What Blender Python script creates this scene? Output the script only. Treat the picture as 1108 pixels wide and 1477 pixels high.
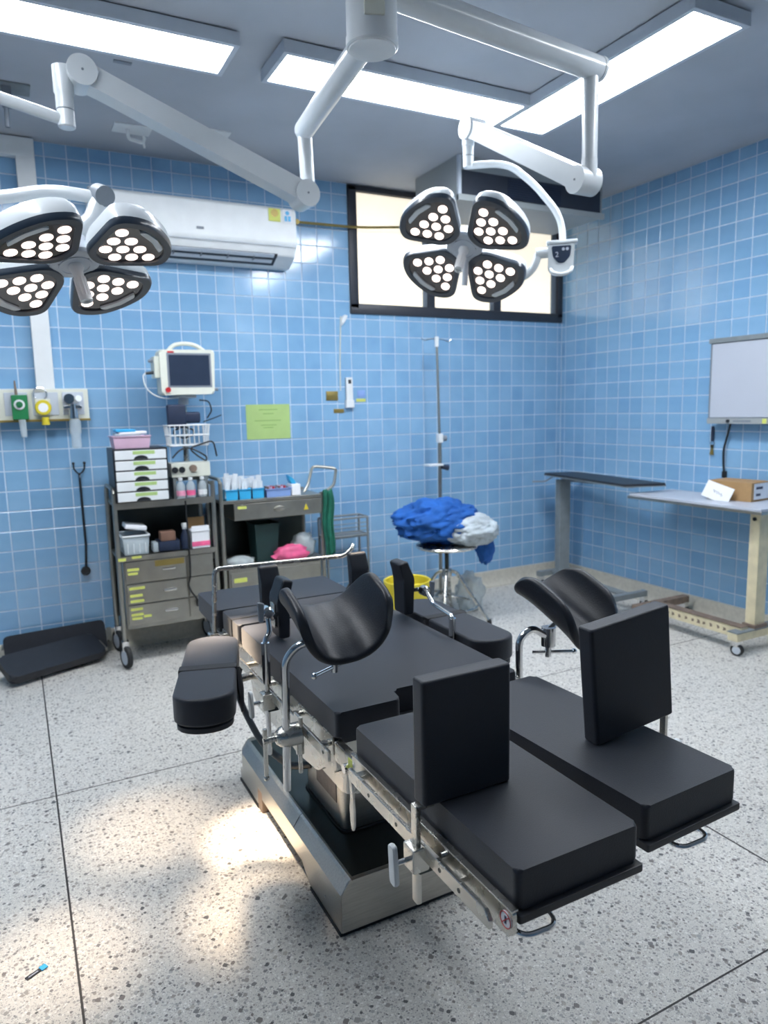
import bpy, bmesh, math, random
from mathutils import Vector, Matrix, noise
random.seed(7)
PI = math.pi
S = bpy.context.scene
COL = S.collection
for o in list(bpy.data.objects): bpy.data.objects.remove(o)

# ------------------------------------------------------------------ camera, world, exposure
CAMZ = 1.34
YAW, PITCH, ROLL, FPX = 0.4785, -0.1447, -0.0226, 1023.2
fwd = Vector((math.sin(YAW)*math.cos(PITCH), math.cos(YAW)*math.cos(PITCH), math.sin(PITCH)))
rgt = Vector((math.cos(YAW), -math.sin(YAW), 0)); upv = rgt.cross(fwd)
cr = rgt*math.cos(ROLL)+upv*math.sin(ROLL); cu = upv*math.cos(ROLL)-rgt*math.sin(ROLL)
cam = bpy.data.cameras.new('camera'); camo = bpy.data.objects.new('camera', cam); COL.objects.link(camo)
camo.matrix_world = Matrix(((cr.x, cu.x, -fwd.x, 0), (cr.y, cu.y, -fwd.y, 0), (cr.z, cu.z, -fwd.z, CAMZ), (0, 0, 0, 1)))
cam.sensor_fit = 'VERTICAL'; cam.sensor_height = 36.0; cam.sensor_width = 27.0
cam.lens = FPX/1477*36.0; cam.clip_start = 0.05
cam.dof.use_dof = True; cam.dof.focus_distance = 1.38; cam.dof.aperture_fstop = 4.8
S.camera = camo
W = bpy.data.worlds.new('world'); S.world = W; W.use_nodes = True
W.node_tree.nodes['Background'].inputs[0].default_value = (0.75, 0.85, 1.0, 1)
W.node_tree.nodes['Background'].inputs[1].default_value = 0.4
S.view_settings.view_transform = 'Standard'; S.view_settings.look = 'None'
S.view_settings.gamma = 1.0; S.view_settings.use_curve_mapping = False
S.view_settings.exposure = 0.0
PANEL_E = 33.0          # ceiling light panels
SPOT_E = 110.0           # one petal of the surgical lamp
LED_E = 2.4

# ------------------------------------------------------------------ materials
MATS = {}
def lin(c):
    return tuple((x/12.92 if x <= .04045 else ((x+.055)/1.055)**2.4) for x in [v/255 for v in c])
def mat(name, rgb, rough=.5, metal=0., var=.06, vscale=14., bump=0., bscale=60., coat=0., trans=0., emit=None, es=0., alpha=1., spec=.5, rvar=0., aniso=None, sheen=0.):
    m = bpy.data.materials.new(name); m.use_nodes = True; MATS[name] = m
    nt = m.node_tree; n = nt.nodes; l = nt.links; p = n['Principled BSDF']
    c = lin(rgb)
    p.inputs['Roughness'].default_value = rough; p.inputs['Metallic'].default_value = metal
    p.inputs['Coat Weight'].default_value = coat; p.inputs['Coat Roughness'].default_value = .08
    p.inputs['Transmission Weight'].default_value = trans; p.inputs['Alpha'].default_value = alpha
    p.inputs['Specular IOR Level'].default_value = spec
    if sheen: p.inputs['Sheen Weight'].default_value = sheen; p.inputs['Sheen Roughness'].default_value = .5
    if emit is not None:
        p.inputs['Emission Color'].default_value = (*lin(emit), 1); p.inputs['Emission Strength'].default_value = es
    tc = n.new('ShaderNodeTexCoord'); nz = n.new('ShaderNodeTexNoise'); mp = n.new('ShaderNodeMapping')
    l.new(tc.outputs['Object'], mp.inputs[0]); l.new(mp.outputs[0], nz.inputs['Vector'])
    nz.inputs['Scale'].default_value = vscale; nz.inputs['Detail'].default_value = 4
    if aniso: mp.inputs['Scale'].default_value = aniso
    r = n.new('ShaderNodeValToRGB'); l.new(nz.outputs['Fac'], r.inputs[0])
    r.color_ramp.elements[0].position = .3; r.color_ramp.elements[1].position = .7
    r.color_ramp.elements[0].color = (*[x*(1-var) for x in c], 1); r.color_ramp.elements[1].color = (*[min(1, x*(1+var)) for x in c], 1)
    l.new(r.outputs[0], p.inputs['Base Color'])
    if rvar:
        mr = n.new('ShaderNodeMapRange'); l.new(nz.outputs['Fac'], mr.inputs[0])
        mr.inputs[3].default_value = max(.02, rough-rvar); mr.inputs[4].default_value = rough+rvar
        l.new(mr.outputs[0], p.inputs['Roughness'])
    if bump:
        b = n.new('ShaderNodeBump'); nb = n.new('ShaderNodeTexNoise'); l.new(tc.outputs['Object'], nb.inputs['Vector'])
        nb.inputs['Scale'].default_value = bscale; nb.inputs['Detail'].default_value = 3
        b.inputs['Strength'].default_value = bump; b.inputs['Distance'].default_value = .004
        l.new(nb.outputs['Fac'], b.inputs['Height']); l.new(b.outputs[0], p.inputs['Normal'])
    return m

def tile_material():
    m = bpy.data.materials.new('blue_tile'); m.use_nodes = True; MATS['tile'] = m
    nt = m.node_tree; n = nt.nodes; l = nt.links; p = n['Principled BSDF']
    oi = n.new('ShaderNodeObjectInfo'); ge = n.new('ShaderNodeNewGeometry')
    ad = n.new('ShaderNodeMath'); ad.operation = 'ADD'; l.new(oi.outputs['Random'], ad.inputs[0]); l.new(ge.outputs['Random Per Island'], ad.inputs[1])
    fr = n.new('ShaderNodeMath'); fr.operation = 'FRACT'; l.new(ad.outputs[0], fr.inputs[0])
    r = n.new('ShaderNodeValToRGB'); l.new(fr.outputs[0], r.inputs[0])
    r.color_ramp.elements[0].color = (*lin((122, 166, 205)), 1); r.color_ramp.elements[1].color = (*lin((136, 177, 212)), 1)
    e = r.color_ramp.elements.new(.5); e.color = (*lin((129, 172, 208)), 1)
    tc = n.new('ShaderNodeTexCoord'); nz = n.new('ShaderNodeTexNoise'); l.new(tc.outputs['Object'], nz.inputs['Vector']); nz.inputs['Scale'].default_value = 9
    mx = n.new('ShaderNodeMix'); mx.data_type = 'RGBA'; mx.blend_type = 'SOFT_LIGHT'; mx.inputs[0].default_value = .25
    l.new(r.outputs[0], mx.inputs[6]); l.new(nz.outputs['Fac'], mx.inputs[7])
    l.new(mx.outputs[2], p.inputs['Base Color'])
    p.inputs['Roughness'].default_value = .13; p.inputs['Specular IOR Level'].default_value = .75
    return m

def terrazzo():
    m = bpy.data.materials.new('terrazzo'); m.use_nodes = True; MATS['terrazzo'] = m
    nt = m.node_tree; n = nt.nodes; l = nt.links; p = n['Principled BSDF']
    tc = n.new('ShaderNodeTexCoord')
    wn = n.new('ShaderNodeTexNoise'); wn.inputs['Scale'].default_value = 60; l.new(tc.outputs['Object'], wn.inputs['Vector'])
    vm = n.new('ShaderNodeVectorMath'); vm.operation = 'MULTIPLY_ADD'; l.new(wn.outputs['Color'], vm.inputs[0]); vm.inputs[1].default_value = (.008, .008, 0); l.new(tc.outputs['Object'], vm.inputs[2])
    prev = None
    big = n.new('ShaderNodeTexNoise'); big.inputs['Scale'].default_value = 1.3; big.inputs['Detail'].default_value = 5; l.new(tc.outputs['Object'], big.inputs['Vector'])
    rb = n.new('ShaderNodeValToRGB'); l.new(big.outputs['Fac'], rb.inputs[0])
    rb.color_ramp.elements[0].color = (*lin((198, 195, 188)), 1); rb.color_ramp.elements[1].color = (*lin((214, 211, 204)), 1)
    prev = rb.outputs[0]
    for sc, thr, cols in ((330, .40, [(176, 175, 172), (226, 224, 219), (160, 159, 157), (206, 203, 198)]),
                          (150, .36, [(150, 149, 147), (190, 186, 181), (226, 224, 219), (168, 165, 162)]),
                          (80, .30, [(126, 124, 123), (180, 175, 170), (152, 146, 141), (164, 163, 161)]),
                          (42, .20, [(120, 115, 112), (92, 91, 92), (150, 146, 142), (172, 166, 158)])):
        v = n.new('ShaderNodeTexVoronoi'); v.feature = 'F1'; v.distance = 'MINKOWSKI' ; v.inputs['Exponent'].default_value = 1.3
        v.inputs['Scale'].default_value = sc; l.new(vm.outputs[0], v.inputs['Vector'])
        sep = n.new('ShaderNodeSeparateColor'); l.new(v.outputs['Color'], sep.inputs[0])
        th = n.new('ShaderNodeMath'); th.operation = 'MULTIPLY'; l.new(sep.outputs[0], th.inputs[0]); th.inputs[1].default_value = thr*1.9
        lt = n.new('ShaderNodeMath'); lt.operation = 'LESS_THAN'; l.new(v.outputs['Distance'], lt.inputs[0]); l.new(th.outputs[0], lt.inputs[1])
        cr_ = n.new('ShaderNodeValToRGB'); cr_.color_ramp.interpolation = 'CONSTANT'; l.new(sep.outputs[1], cr_.inputs[0])
        cr_.color_ramp.elements[0].color = (*lin(cols[0]), 1); cr_.color_ramp.elements[0].position = 0
        cr_.color_ramp.elements[1].color = (*lin(cols[1]), 1); cr_.color_ramp.elements[1].position = .3
        for q, c in ((.55, cols[2]), (.8, cols[3])):
            e = cr_.color_ramp.elements.new(q); e.color = (*lin(c), 1)
        mx = n.new('ShaderNodeMix'); mx.data_type = 'RGBA'
        l.new(lt.outputs[0], mx.inputs[0]); l.new(prev, mx.inputs[6]); l.new(cr_.outputs[0], mx.inputs[7]); prev = mx.outputs[2]
    l.new(prev, p.inputs['Base Color'])
    p.inputs['Roughness'].default_value = .38; p.inputs['Specular IOR Level'].default_value = .35
    return m

tile_material(); terrazzo()
mat('grout', (192, 210, 226), .7, var=.08, vscale=30)
mat('ceiling', (172, 178, 187), .8, var=.10, vscale=1.6, bump=.1, bscale=90)
mat('plaster', (120, 150, 176), .7)
mat('cove', (196, 192, 180), .5, var=.1, vscale=40)
mat('strip', (44, 40, 38), .5, var=.2, vscale=50)
mat('white_enamel', (204, 210, 214), .28, var=.02, coat=.3)
mat('white_plastic', (222, 226, 228), .4, var=.03)
mat('cream_plastic', (214, 216, 204), .42, var=.04)
mat('fixture', (188, 196, 206), .5, var=.03)
mat('panel_glow', (255, 255, 255), .5, emit=(244, 249, 255), es=PANEL_E)
mat('window_glow', (235, 228, 212), .4, emit=(255, 244, 222), es=.9, var=.03, vscale=3)
mat('led', (255, 245, 235), .2, emit=(255, 232, 222), es=LED_E)
mat('lens_black', (58, 52, 54), .12, var=.1, coat=.6)
mat('bezel', (40, 52, 66), .3, var=.08, coat=.3)
mat('dark_frame', (44, 48, 58), .45, var=.1)
mat('grey_frame', (120, 128, 138), .45, var=.06)
mat('cushion', (37, 41, 50), .52, var=.07, vscale=5, bump=.12, bscale=420, sheen=.12, spec=.35)
mat('leather', (30, 34, 42), .44, var=.12, vscale=30, bump=.18, bscale=260, spec=.5)
mat('black_plastic', (30, 34, 40), .4, var=.1)
mat('black_board', (32, 36, 44), .45, var=.1, vscale=20)
mat('strap', (26, 27, 32), .6, var=.15, vscale=80)
mat('steel', (206, 204, 198), .27, 1., var=.04, vscale=26, rvar=.03)
mat('brushed', (190, 188, 182), .34, 1., var=.1, vscale=16, rvar=.08, aniso=(1, 14, 14))
mat('chrome', (222, 222, 222), .12, 1., var=.05)
mat('dark_steel', (66, 72, 72), .30, 1., var=.12, vscale=6)
mat('cart_steel', (168, 166, 158), .38, 1., var=.1, vscale=12, rvar=.08)
mat('grey_paint', (122, 130, 134), .5, var=.1, vscale=20)
mat('cream_paint', (214, 203, 170), .5, var=.13, vscale=16, bump=.1)
mat('brown_wear', (120, 104, 92), .6, var=.25, vscale=24)
mat('yellow', (214, 196, 52), .42, var=.06)
mat('yellow_label', (206, 212, 108), .6, var=.05)
mat('green_paper', (168, 196, 124), .7, var=.04)
mat('green_ink', (120, 158, 84), .7, var=.05)
mat('green_block', (32, 120, 72), .4, var=.1)
mat('green_cloth', (24, 104, 84), .85, var=.2, vscale=30, bump=.4, bscale=40)
mat('blue_cloth', (26, 88, 166), .85, var=.2, vscale=12, bump=.35, bscale=26)
mat('grey_cloth', (178, 188, 194), .85, var=.2, vscale=16, bump=.4, bscale=30)
mat('pink', (226, 150, 178), .5, var=.05)
mat('lilac', (212, 178, 200), .45, var=.05)
mat('hot_pink', (228, 96, 142), .5, var=.3, vscale=12)
mat('cyan_bin', (56, 170, 222), .35, var=.05)
mat('blue_bin', (130, 160, 214), .4, var=.05)
mat('navy', (26, 40, 66), .6, var=.15)
mat('dark_green', (18, 48, 48), .5, var=.1)
mat('clear_plastic', (214, 226, 232), .2, var=.05, alpha=.45)
mat('film', (206, 216, 218), .25, var=.12, vscale=20, alpha=.55, bump=.6, bscale=30)
mat('glass', (225, 235, 238), .05, trans=.85, var=.02)
mat('cardboard', (168, 134, 92), .8, var=.08, vscale=18)
mat('brown_box', (122, 92, 78), .8, var=.1)
mat('paper_white', (232, 234, 238), .75, var=.03)
mat('ink', (60, 64, 84), .7)
mat('red', (190, 40, 48), .4)
mat('screen_dark', (48, 58, 76), .18, var=.04, coat=.4)
mat('viewer_white', (182, 188, 200), .4, var=.03, vscale=2)
mat('rubber', (36, 38, 40), .7, var=.1)
mat('brass', (150, 132, 76), .4, .6, var=.1)
mat('logo_plate', (104, 98, 96), .4, .6, var=.2, vscale=60)
mat('syringe_pack', (226, 232, 238), .4, var=.08, alpha=.85)
mat('rust', (160, 120, 90), .7, var=.3)
mat('dark_grille', (40, 46, 58), .5, var=.1)
mat('unit_grey', (152, 158, 160), .5, var=.06, vscale=3)
mat('hose', (22, 24, 26), .45)
mat('water', (205, 222, 228), .08, var=.02, alpha=.5)

# ------------------------------------------------------------------ geometry helpers
def V(*a): return Vector(a)
def frame_of(d):
    d = d.normalized(); a = V(0, 0, 1) if abs(d.z) < .95 else V(1, 0, 0)
    x = a.cross(d).normalized(); return x, d.cross(x).normalized()

class G:
    """collects shapes into one bmesh"""
    def __init__(s): s.bm = bmesh.new()
    def box(s, x0, x1, y0, y1, z0, z1, bev=0., seg=2, M=None):
        bm = s.bm
        vs = [bm.verts.new((x, y, z)) for z in (z0, z1) for y in (y0, y1) for x in (x0, x1)]
        fs = [bm.faces.new([vs[i] for i in f]) for f in ((0, 2, 3, 1), (4, 5, 7, 6), (0, 1, 5, 4), (2, 6, 7, 3), (0, 4, 6, 2), (1, 3, 7, 5))]
        es = list({e for f in fs for e in f.edges}); out = vs
        if bev > 0:
            r = bmesh.ops.bevel(bm, geom=es, offset=bev, segments=seg, affect='EDGES', profile=.5)
            out = list({v for f in r['faces'] for v in f.verts} | {v for v in vs if v.is_valid})
        if M is not None:
            for v in out: v.co = M @ v.co
        return s
    def prism(s, poly, z0, z1, bev=0., seg=2, M=None):
        bm = s.bm; n = len(poly)
        a = [bm.verts.new((x, y, z0)) for x, y in poly]; b = [bm.verts.new((x, y, z1)) for x, y in poly]
        area = sum(poly[i][0]*poly[(i+1) % n][1]-poly[(i+1) % n][0]*poly[i][1] for i in range(n))
        if area < 0: a.reverse(); b.reverse()
        fs = [bm.faces.new(a[::-1]), bm.faces.new(b)]
        rim = list(fs[1].edges)+list(fs[0].edges)
        for i in range(n): fs.append(bm.faces.new((a[i], a[(i+1) % n], b[(i+1) % n], b[i])))
        out = a+b
        if bev > 0:
            r = bmesh.ops.bevel(bm, geom=rim, offset=bev, segments=seg, affect='EDGES', profile=.5)
            out = list({v for f in r['faces'] for v in f.verts} | {v for v in out if v.is_valid})
        if M is not None:
            for v in out: v.co = M @ v.co
        return s
    def rings(s, rings, cap=True, closed=False):
        bm = s.bm; R = [[bm.verts.new(p) for p in r] for r in rings]; m = len(R[0])
        k = len(R)
        for i in range(k if closed else k-1):
            A, B = R[i], R[(i+1) % k]
            for j in range(m): bm.faces.new((A[j], A[(j+1) % m], B[(j+1) % m], B[j]))
        if cap and not closed:
            bm.faces.new(R[0][::-1]); bm.faces.new(R[-1])
        return s
    def cyl(s, p0, p1, r0, r1=None, seg=16):
        p0, p1 = V(*p0), V(*p1); r1 = r0 if r1 is None else r1
        x, y = frame_of(p1-p0)
        return s.rings([[p+(x*math.cos(t)+y*math.sin(t))*r for t in [2*PI*i/seg for i in range(seg)]] for p, r in ((p0, r0), (p1, r1))])
    def tube(s, pts, r, seg=12, fil=0., nf=5, closed=False):
        pts = [V(*p) for p in pts]
        if fil > 0: pts = fillet(pts, fil, nf, closed)
        k = len(pts); rings = []; x = None
        for i in range(k):
            if closed: d = (pts[(i+1) % k]-pts[i-1])
            else: d = pts[min(i+1, k-1)]-pts[max(i-1, 0)]
            d.normalize()
            if x is None: x, _ = frame_of(d)
            else: x = (x-d*x.dot(d)).normalized()
            y = d.cross(x); rr = r[i] if isinstance(r, (list, tuple)) else r
            rings.append([pts[i]+(x*math.cos(t)+y*math.sin(t))*rr for t in [2*PI*j/seg for j in range(seg)]])
        return s.rings(rings, closed=closed)
    def lathe(s, prof, c=(0, 0, 0), axis=(0, 0, 1), seg=24, sx=1., sy=1., cap=True):
        c = V(*c); a = V(*axis).normalized()
        if abs(a.z) > .999: x, y = V(1, 0, 0), V(0, a.z, 0)
        else: x, y = frame_of(a)
        return s.rings([[c+a*h+(x*math.cos(t)*sx+y*math.sin(t)*sy)*max(r, 1e-4) for t in [2*PI*i/seg for i in range(seg)]] for r, h in prof], cap=cap)
    def ball(s, c, r, sc=(1, 1, 1), seg=14):
        c = V(*c); rr = []
        k = max(6, seg//2)
        for i in range(1, k):
            t = PI*i/k
            rr.append([c+V(math.sin(t)*math.cos(p)*sc[0], math.sin(t)*math.sin(p)*sc[1], -math.cos(t)*sc[2])*r for p in [2*PI*j/seg for j in range(seg)]])
        return s.rings(rr)
    def quad(s, a, b, c, d):
        s.bm.faces.new([s.bm.verts.new(p) for p in (a, b, c, d)]); return s

def fillet(pts, rad, nf=5, closed=False):
    out = []; k = len(pts)
    for i in range(k):
        if not closed and i in (0, k-1): out.append(pts[i]); continue
        p = pts[i]; a = pts[i-1]-p; b = pts[(i+1) % k]-p
        la, lb = a.length, b.length; t = min(rad, la*.48, lb*.48)
        a.normalize(); b.normalize()
        p0, p2 = p+a*t, p+b*t
        for j in range(nf+1):
            u = j/nf; out.append(p0*(1-u)**2+p*2*u*(1-u)+p2*u*u)
    return out
def round_poly(poly, rad, nf=4):
    return [(p.x, p.y) for p in fillet([V(x, y, 0) for x, y in poly], rad, nf, True)]
def rect(x0, x1, y0, y1, r, nf=4): return round_poly([(x0, y0), (x1, y0), (x1, y1), (x0, y1)], r, nf)

def wn(o):
    w = o.modifiers.new('weighted_normals', 'WEIGHTED_NORMAL'); w.keep_sharp = True; w.weight = 80; return o
def finish(name, g, m, smooth=35):
    bm = g.bm if isinstance(g, G) else g
    bmesh.ops.recalc_face_normals(bm, faces=bm.faces)
    me = bpy.data.meshes.new(name); bm.to_mesh(me); bm.free()
    for p in me.polygons: p.use_smooth = len(p.vertices) <= 4
    me.set_sharp_from_angle(angle=math.radians(smooth))
    me.materials.append(MATS[m]); return me
def thing(name, label, cat, loc=(0, 0, 0), rotz=0., group=None, M=None):
    o = bpy.data.objects.new(name, None); COL.objects.link(o); o.empty_display_size = .05
    o.matrix_world = M if M is not None else Matrix.Translation(loc) @ Matrix.Rotation(rotz, 4, 'Z')
    o['label'] = label; o['category'] = cat
    if group: o['group'] = group
    ROOTM[o.name] = o.matrix_world.copy()
    return o
ROOTM = {}
def part(name, g, m, root, parent=None, world=True, label=None, smooth=35):
    """g is given in world coordinates (world=True) or in the thing's own coordinates"""
    me = finish(name, g, m, smooth)
    if world: me.transform(ROOTM[root.name].inverted())
    o = bpy.data.objects.new(name, me); COL.objects.link(o); o.parent = parent or root
    if smooth < 60: wn(o)
    if label: o['label'] = label
    return o
def solo(name, g, m, label, cat, loc=None, group=None, smooth=35):
    me = finish(name, g, m, smooth)
    o = bpy.data.objects.new(name, me); COL.objects.link(o)
    if loc is not None:
        me.transform(Matrix.Translation(-V(*loc))); o.location = loc
    o['label'] = label; o['category'] = cat
    if group: o['group'] = group
    return o
def struct(name, g, m, smooth=35):
    me = finish(name, g, m, smooth); o = bpy.data.objects.new(name, me); COL.objects.link(o); o['kind'] = 'structure'; return o
def sub(name, g, m, parent, smooth=35, kind=None):
    me = finish(name, g, m, smooth); o = bpy.data.objects.new(name, me); COL.objects.link(o); o.parent = parent
    if kind: o['kind'] = kind
    return o
def dup(root, M, label=None, group=None):
    r = root.copy(); COL.objects.link(r); r.matrix_world = M; ROOTM[r.name] = M.copy()
    if label: r['label'] = label
    if group: r['group'] = group
    for ch in list(root.children):
        c = ch.copy(); COL.objects.link(c); c.parent = r
        for gch in list(ch.children):
            d = gch.copy(); COL.objects.link(d); d.parent = c
    return r
def text_part(name, txt, size, M, m, root, parent=None, depth=.0004):
    cu_ = bpy.data.curves.new(name, 'FONT'); cu_.body = txt; cu_.size = size; cu_.extrude = depth; cu_.align_x = 'CENTER'; cu_.align_y = 'CENTER'
    to = bpy.data.objects.new(name, cu_); COL.objects.link(to); bpy.context.view_layer.update()
    me = bpy.data.meshes.new_from_object(to.evaluated_get(bpy.context.evaluated_depsgraph_get()))
    bpy.data.objects.remove(to); me.name = name
    me.transform(M); me.transform(ROOTM[root.name].inverted()); me.materials.clear(); me.materials.append(MATS[m])
    o = bpy.data.objects.new(name, me); COL.objects.link(o); o.parent = parent or root; return o

# ------------------------------------------------------------------ the room
YB, XR, ZC, T = 4.266, 3.7676, 2.745, .108
XL, YN, ZT = -2.3, -3.2, .115            # left wall, near wall, lower edge of the tiles
G0 = .0018                                  # tiles stand this far proud of the grout bed
floor = struct('floor', G().box(XL-.1, XR+.1, YN-.1, YB+.1, -.08, 0), 'terrazzo')
for x in (.03, 1.855): sub('divider_strip', G().box(x-.0028, x+.0028, YN, YB-.03, -.01, .0006), 'strip', floor)
for y in (.97, 2.644): sub('divider_strip', G().box(XL, XR-.03, y-.0022, y+.0022, -.01, .0005), 'strip', floor)
ceil = struct('ceiling', G().box(XL-.1, XR+.1, YN-.1, YB+.1, ZC, ZC+.1), 'ceiling')
# back wall with the window opening cut out of it
WX0, WX1, WZ0, WZ1 = 2.035, 3.745, 1.985, 2.735
g = G(); y0, y1 = YB+G0, YB+.14
g.box(XL-.1, WX0, y0, y1, 0, ZC); g.box(WX1, XR+.1, y0, y1, 0, ZC); g.box(WX0, WX1, y0, y1, 0, WZ0); g.box(WX0, WX1, y0, y1, WZ1, ZC)
wall_back = struct('wall_back', g, 'grout')
wall_right = struct('wall_right', G().box(XR+G0, XR+.1, YN, YB+G0, 0, ZC), 'grout')
struct('wall_left', G().box(XL-.1, XL, YN, YB, 0, ZC), 'plaster')
struct('wall_near', G().box(XL-.1, XR+.1, YN-.1, YN, 0, ZC), 'plaster')

def tile_mesh(w, h):
    """tile face in the x-z plane, facing -y, origin at its centre on the grout bed"""
    g = G(); bm = g.bm; e = .0012; t = G0; w /= 2; h /= 2
    a = [bm.verts.new(p) for p in ((-w, 0, -h), (w, 0, -h), (w, 0, h), (-w, 0, h))]
    b = [bm.verts.new(p) for p in ((-w, -t+e*.6, -h), (w, -t+e*.6, -h), (w, -t+e*.6, h), (-w, -t+e*.6, h))]
    c = [bm.verts.new(p) for p in ((-w+e, -t, -h+e), (w-e, -t, -h+e), (w-e, -t, h-e), (-w+e, -t, h-e))]
    for A, B in ((a, b), (b, c)):
        for i in range(4): bm.faces.new((A[i], A[(i+1) % 4], B[(i+1) % 4], B[i]))
    bm.faces.new(c); return g
TM = finish('tile', tile_mesh(T-.006, T-.006), 'tile', 20)
def in_view(p):
    d = V(*p)-camo.location; z = d.dot(fwd)
    if z < .1: return None
    x = 554+FPX*d.dot(cr)/z; y = 738.5-FPX*d.dot(cu)/z
    return (z if -20 < x < 1128 and -20 < y < 1497 else None)
def tile_wall(wall, u0, u1, uph, mk, hole=None):
    """mk(u,z)->matrix; full tiles nearest in view become objects, the rest one joined part"""
    cells = []
    k0 = math.floor((u0-uph)/T); k1 = math.ceil((u1-uph)/T)
    j0 = math.floor((ZT-1.7015)/T); j1 = math.ceil((ZC-1.7015)/T)
    for k in range(k0, k1):
        for j in range(j0, j1):
            a0, a1 = max(u0, uph+k*T), min(u1, uph+(k+1)*T); b0, b1 = max(ZT, 1.7015+j*T), min(ZC, 1.7015+(j+1)*T)
            if hole:
                if a0 >= hole[0]-.01 and a1 <= hole[1]+.01 and b0 >= hole[2]-.01: continue
                if a1 > hole[0] and a0 < hole[1] and b1 > hole[2]:
                    if b0 < hole[2]: b1 = hole[2]
                    elif a0 < hole[0]: a1 = hole[0]
                    else: a0 = hole[1]
            if a1-a0 < .012 or b1-b0 < .012: continue
            full = (a1-a0 > T-.001) and (b1-b0 > T-.001)
            M = mk((a0+a1)/2, (b0+b1)/2); cells.append((full, M, a1-a0, b1-b0))
    vis = sorted([(in_view(c[1].translation), i) for i, c in enumerate(cells) if c[0] and in_view(c[1].translation)])
    pick = {i for _, i in vis[:300]}
    rest = bmesh.new()
    for i, (full, M, w, h) in enumerate(cells):
        tilt = Matrix.Rotation(random.uniform(-.0035, .0035), 4, 'X') @ Matrix.Rotation(random.uniform(-.0035, .0035), 4, 'Z')
        if i in pick:
            o = bpy.data.objects.new('tile', TM); COL.objects.link(o); o.matrix_world = M @ tilt; o.parent = wall
        else:
            t = tile_mesh(w-.006, h-.006).bm; t.transform(M @ tilt)
            me = bpy.data.meshes.new('tmp'); t.to_mesh(me); t.free(); rest.from_mesh(me); bpy.data.meshes.remove(me)
    sub('tile_field', rest, 'tile', wall, 20, 'stuff')
tile_wall(wall_back, -1.0, XR, -.0516, lambda u, z: Matrix.Translation((u, YB+G0, z)), (WX0-.02, WX1+.02, WZ0-.02))
tile_wall(wall_right, 1.2, YB, 3.8984-36*T, lambda u, z: Matrix.Translation((XR+G0, u, z)) @ Matrix.Rotation(PI/2, 4, 'Z') @ Matrix.Rotation(PI, 4, 'Z'))

# cove skirting
def cove(u0, u1, mk):
    g = G(); prof = [(0, 0), (.05, 0), (.05, .004), (.03, .012), (.017, .03), (.012, .06), (.010, ZT-.004), (.006, ZT), (0, ZT)]
    g.rings([[mk(u, d, z) for d, z in prof] for u in (u0, u1)]); return g
struct('baseboard_back', cove(-1.0, XR, lambda u, d, z: V(u, YB+G0-d, z)), 'cove')
struct('baseboard_right', cove(1.2, YB, lambda u, d, z: V(XR+G0-d, u, z)), 'cove')

# window: dark frame, mullions, frosted panes
win = struct('window_1', G().box(WX0-.035, WX1+.015, YB-.014, YB+.07, WZ0-.035, WZ0+.03, .004).box(WX0-.035, WX1+.015, YB-.014, YB+.07, WZ1-.03, WZ1+.005, .004)
             .box(WX0-.035, WX0+.025, YB-.014, YB+.07, WZ0, WZ1, .004).box(WX1-.03, WX1+.015, YB-.014, YB+.07, WZ0, WZ1, .004), 'dark_frame')
for a in (2.60, 3.155):
    sub('mullion', G().box(a-.014, a+.042, YB-.004, YB+.06, WZ0+.02, WZ1-.02, .004), 'dark_frame', win)
    sub('sash_stile', G().box(a-.045, a-.012, YB+.008, YB+.05, WZ0+.02, WZ1-.02, .003), 'grey_frame', win)
sub('sash_stile', G().box(WX1-.075, WX1-.028, YB+.008, YB+.05, WZ0+.02, WZ1-.02, .003), 'grey_frame', win)
for a, b in ((WX0+.02, 2.56), (2.64, 3.115), (3.195, WX1-.07)):
    sub('pane', G().box(a, b, YB+.02, YB+.026, WZ0+.025, WZ1-.025), 'window_glow', win)

# ------------------------------------------------------------------ ceiling light panels
def panel(x0, x1, y0, y1, label):
    f = .022; z0 = 2.69
    t = thing('ceiling_light', label, 'ceiling light', ((x0+x1)/2, (y0+y1)/2, ZC), group='LED ceiling panels')
    g = G()
    g.box(x0-f, x1+f, y0-f, y0, z0, ZC-.006, .002).box(x0-f, x1+f, y1, y1+f, z0, ZC-.006, .002).box(x0-f, x0, y0, y1, z0, ZC-.006, .002).box(x1, x1+f, y0, y1, z0, ZC-.006, .002)
    part('frame', g, 'fixture', t)
    part('mounting_plate', G().box(x0-f+.01, x1+f-.01, y0-f+.01, y1+f-.01, ZC-.008, ZC), 'dark_frame', t)
    part('diffuser', G().box(x0, x1, y0, y1, z0+.003, z0+.008), 'panel_glow', t)
panel(-.30, .86, 2.80, 3.03, 'long white ceiling light panel at the left, over the gas outlets')
panel(1.065, 2.205, 2.77, 3.01, 'long white ceiling light panel crossing behind the central lamp column')
panel(2.245, 2.50, 1.885, 2.995, 'white ceiling light panel pointing toward the camera at the upper right')
panel(2.245, 2.50, .60, 1.71, 'unseen ceiling light panel added to brighten the room, beyond the upper right edge')  # added panel, out of view, to brighten the room
panel(-.56, -.30, 1.30, 2.45, 'unseen ceiling light panel added to brighten the room, beyond the left edge')  # second added panel, also unseen, for more overall light

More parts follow.
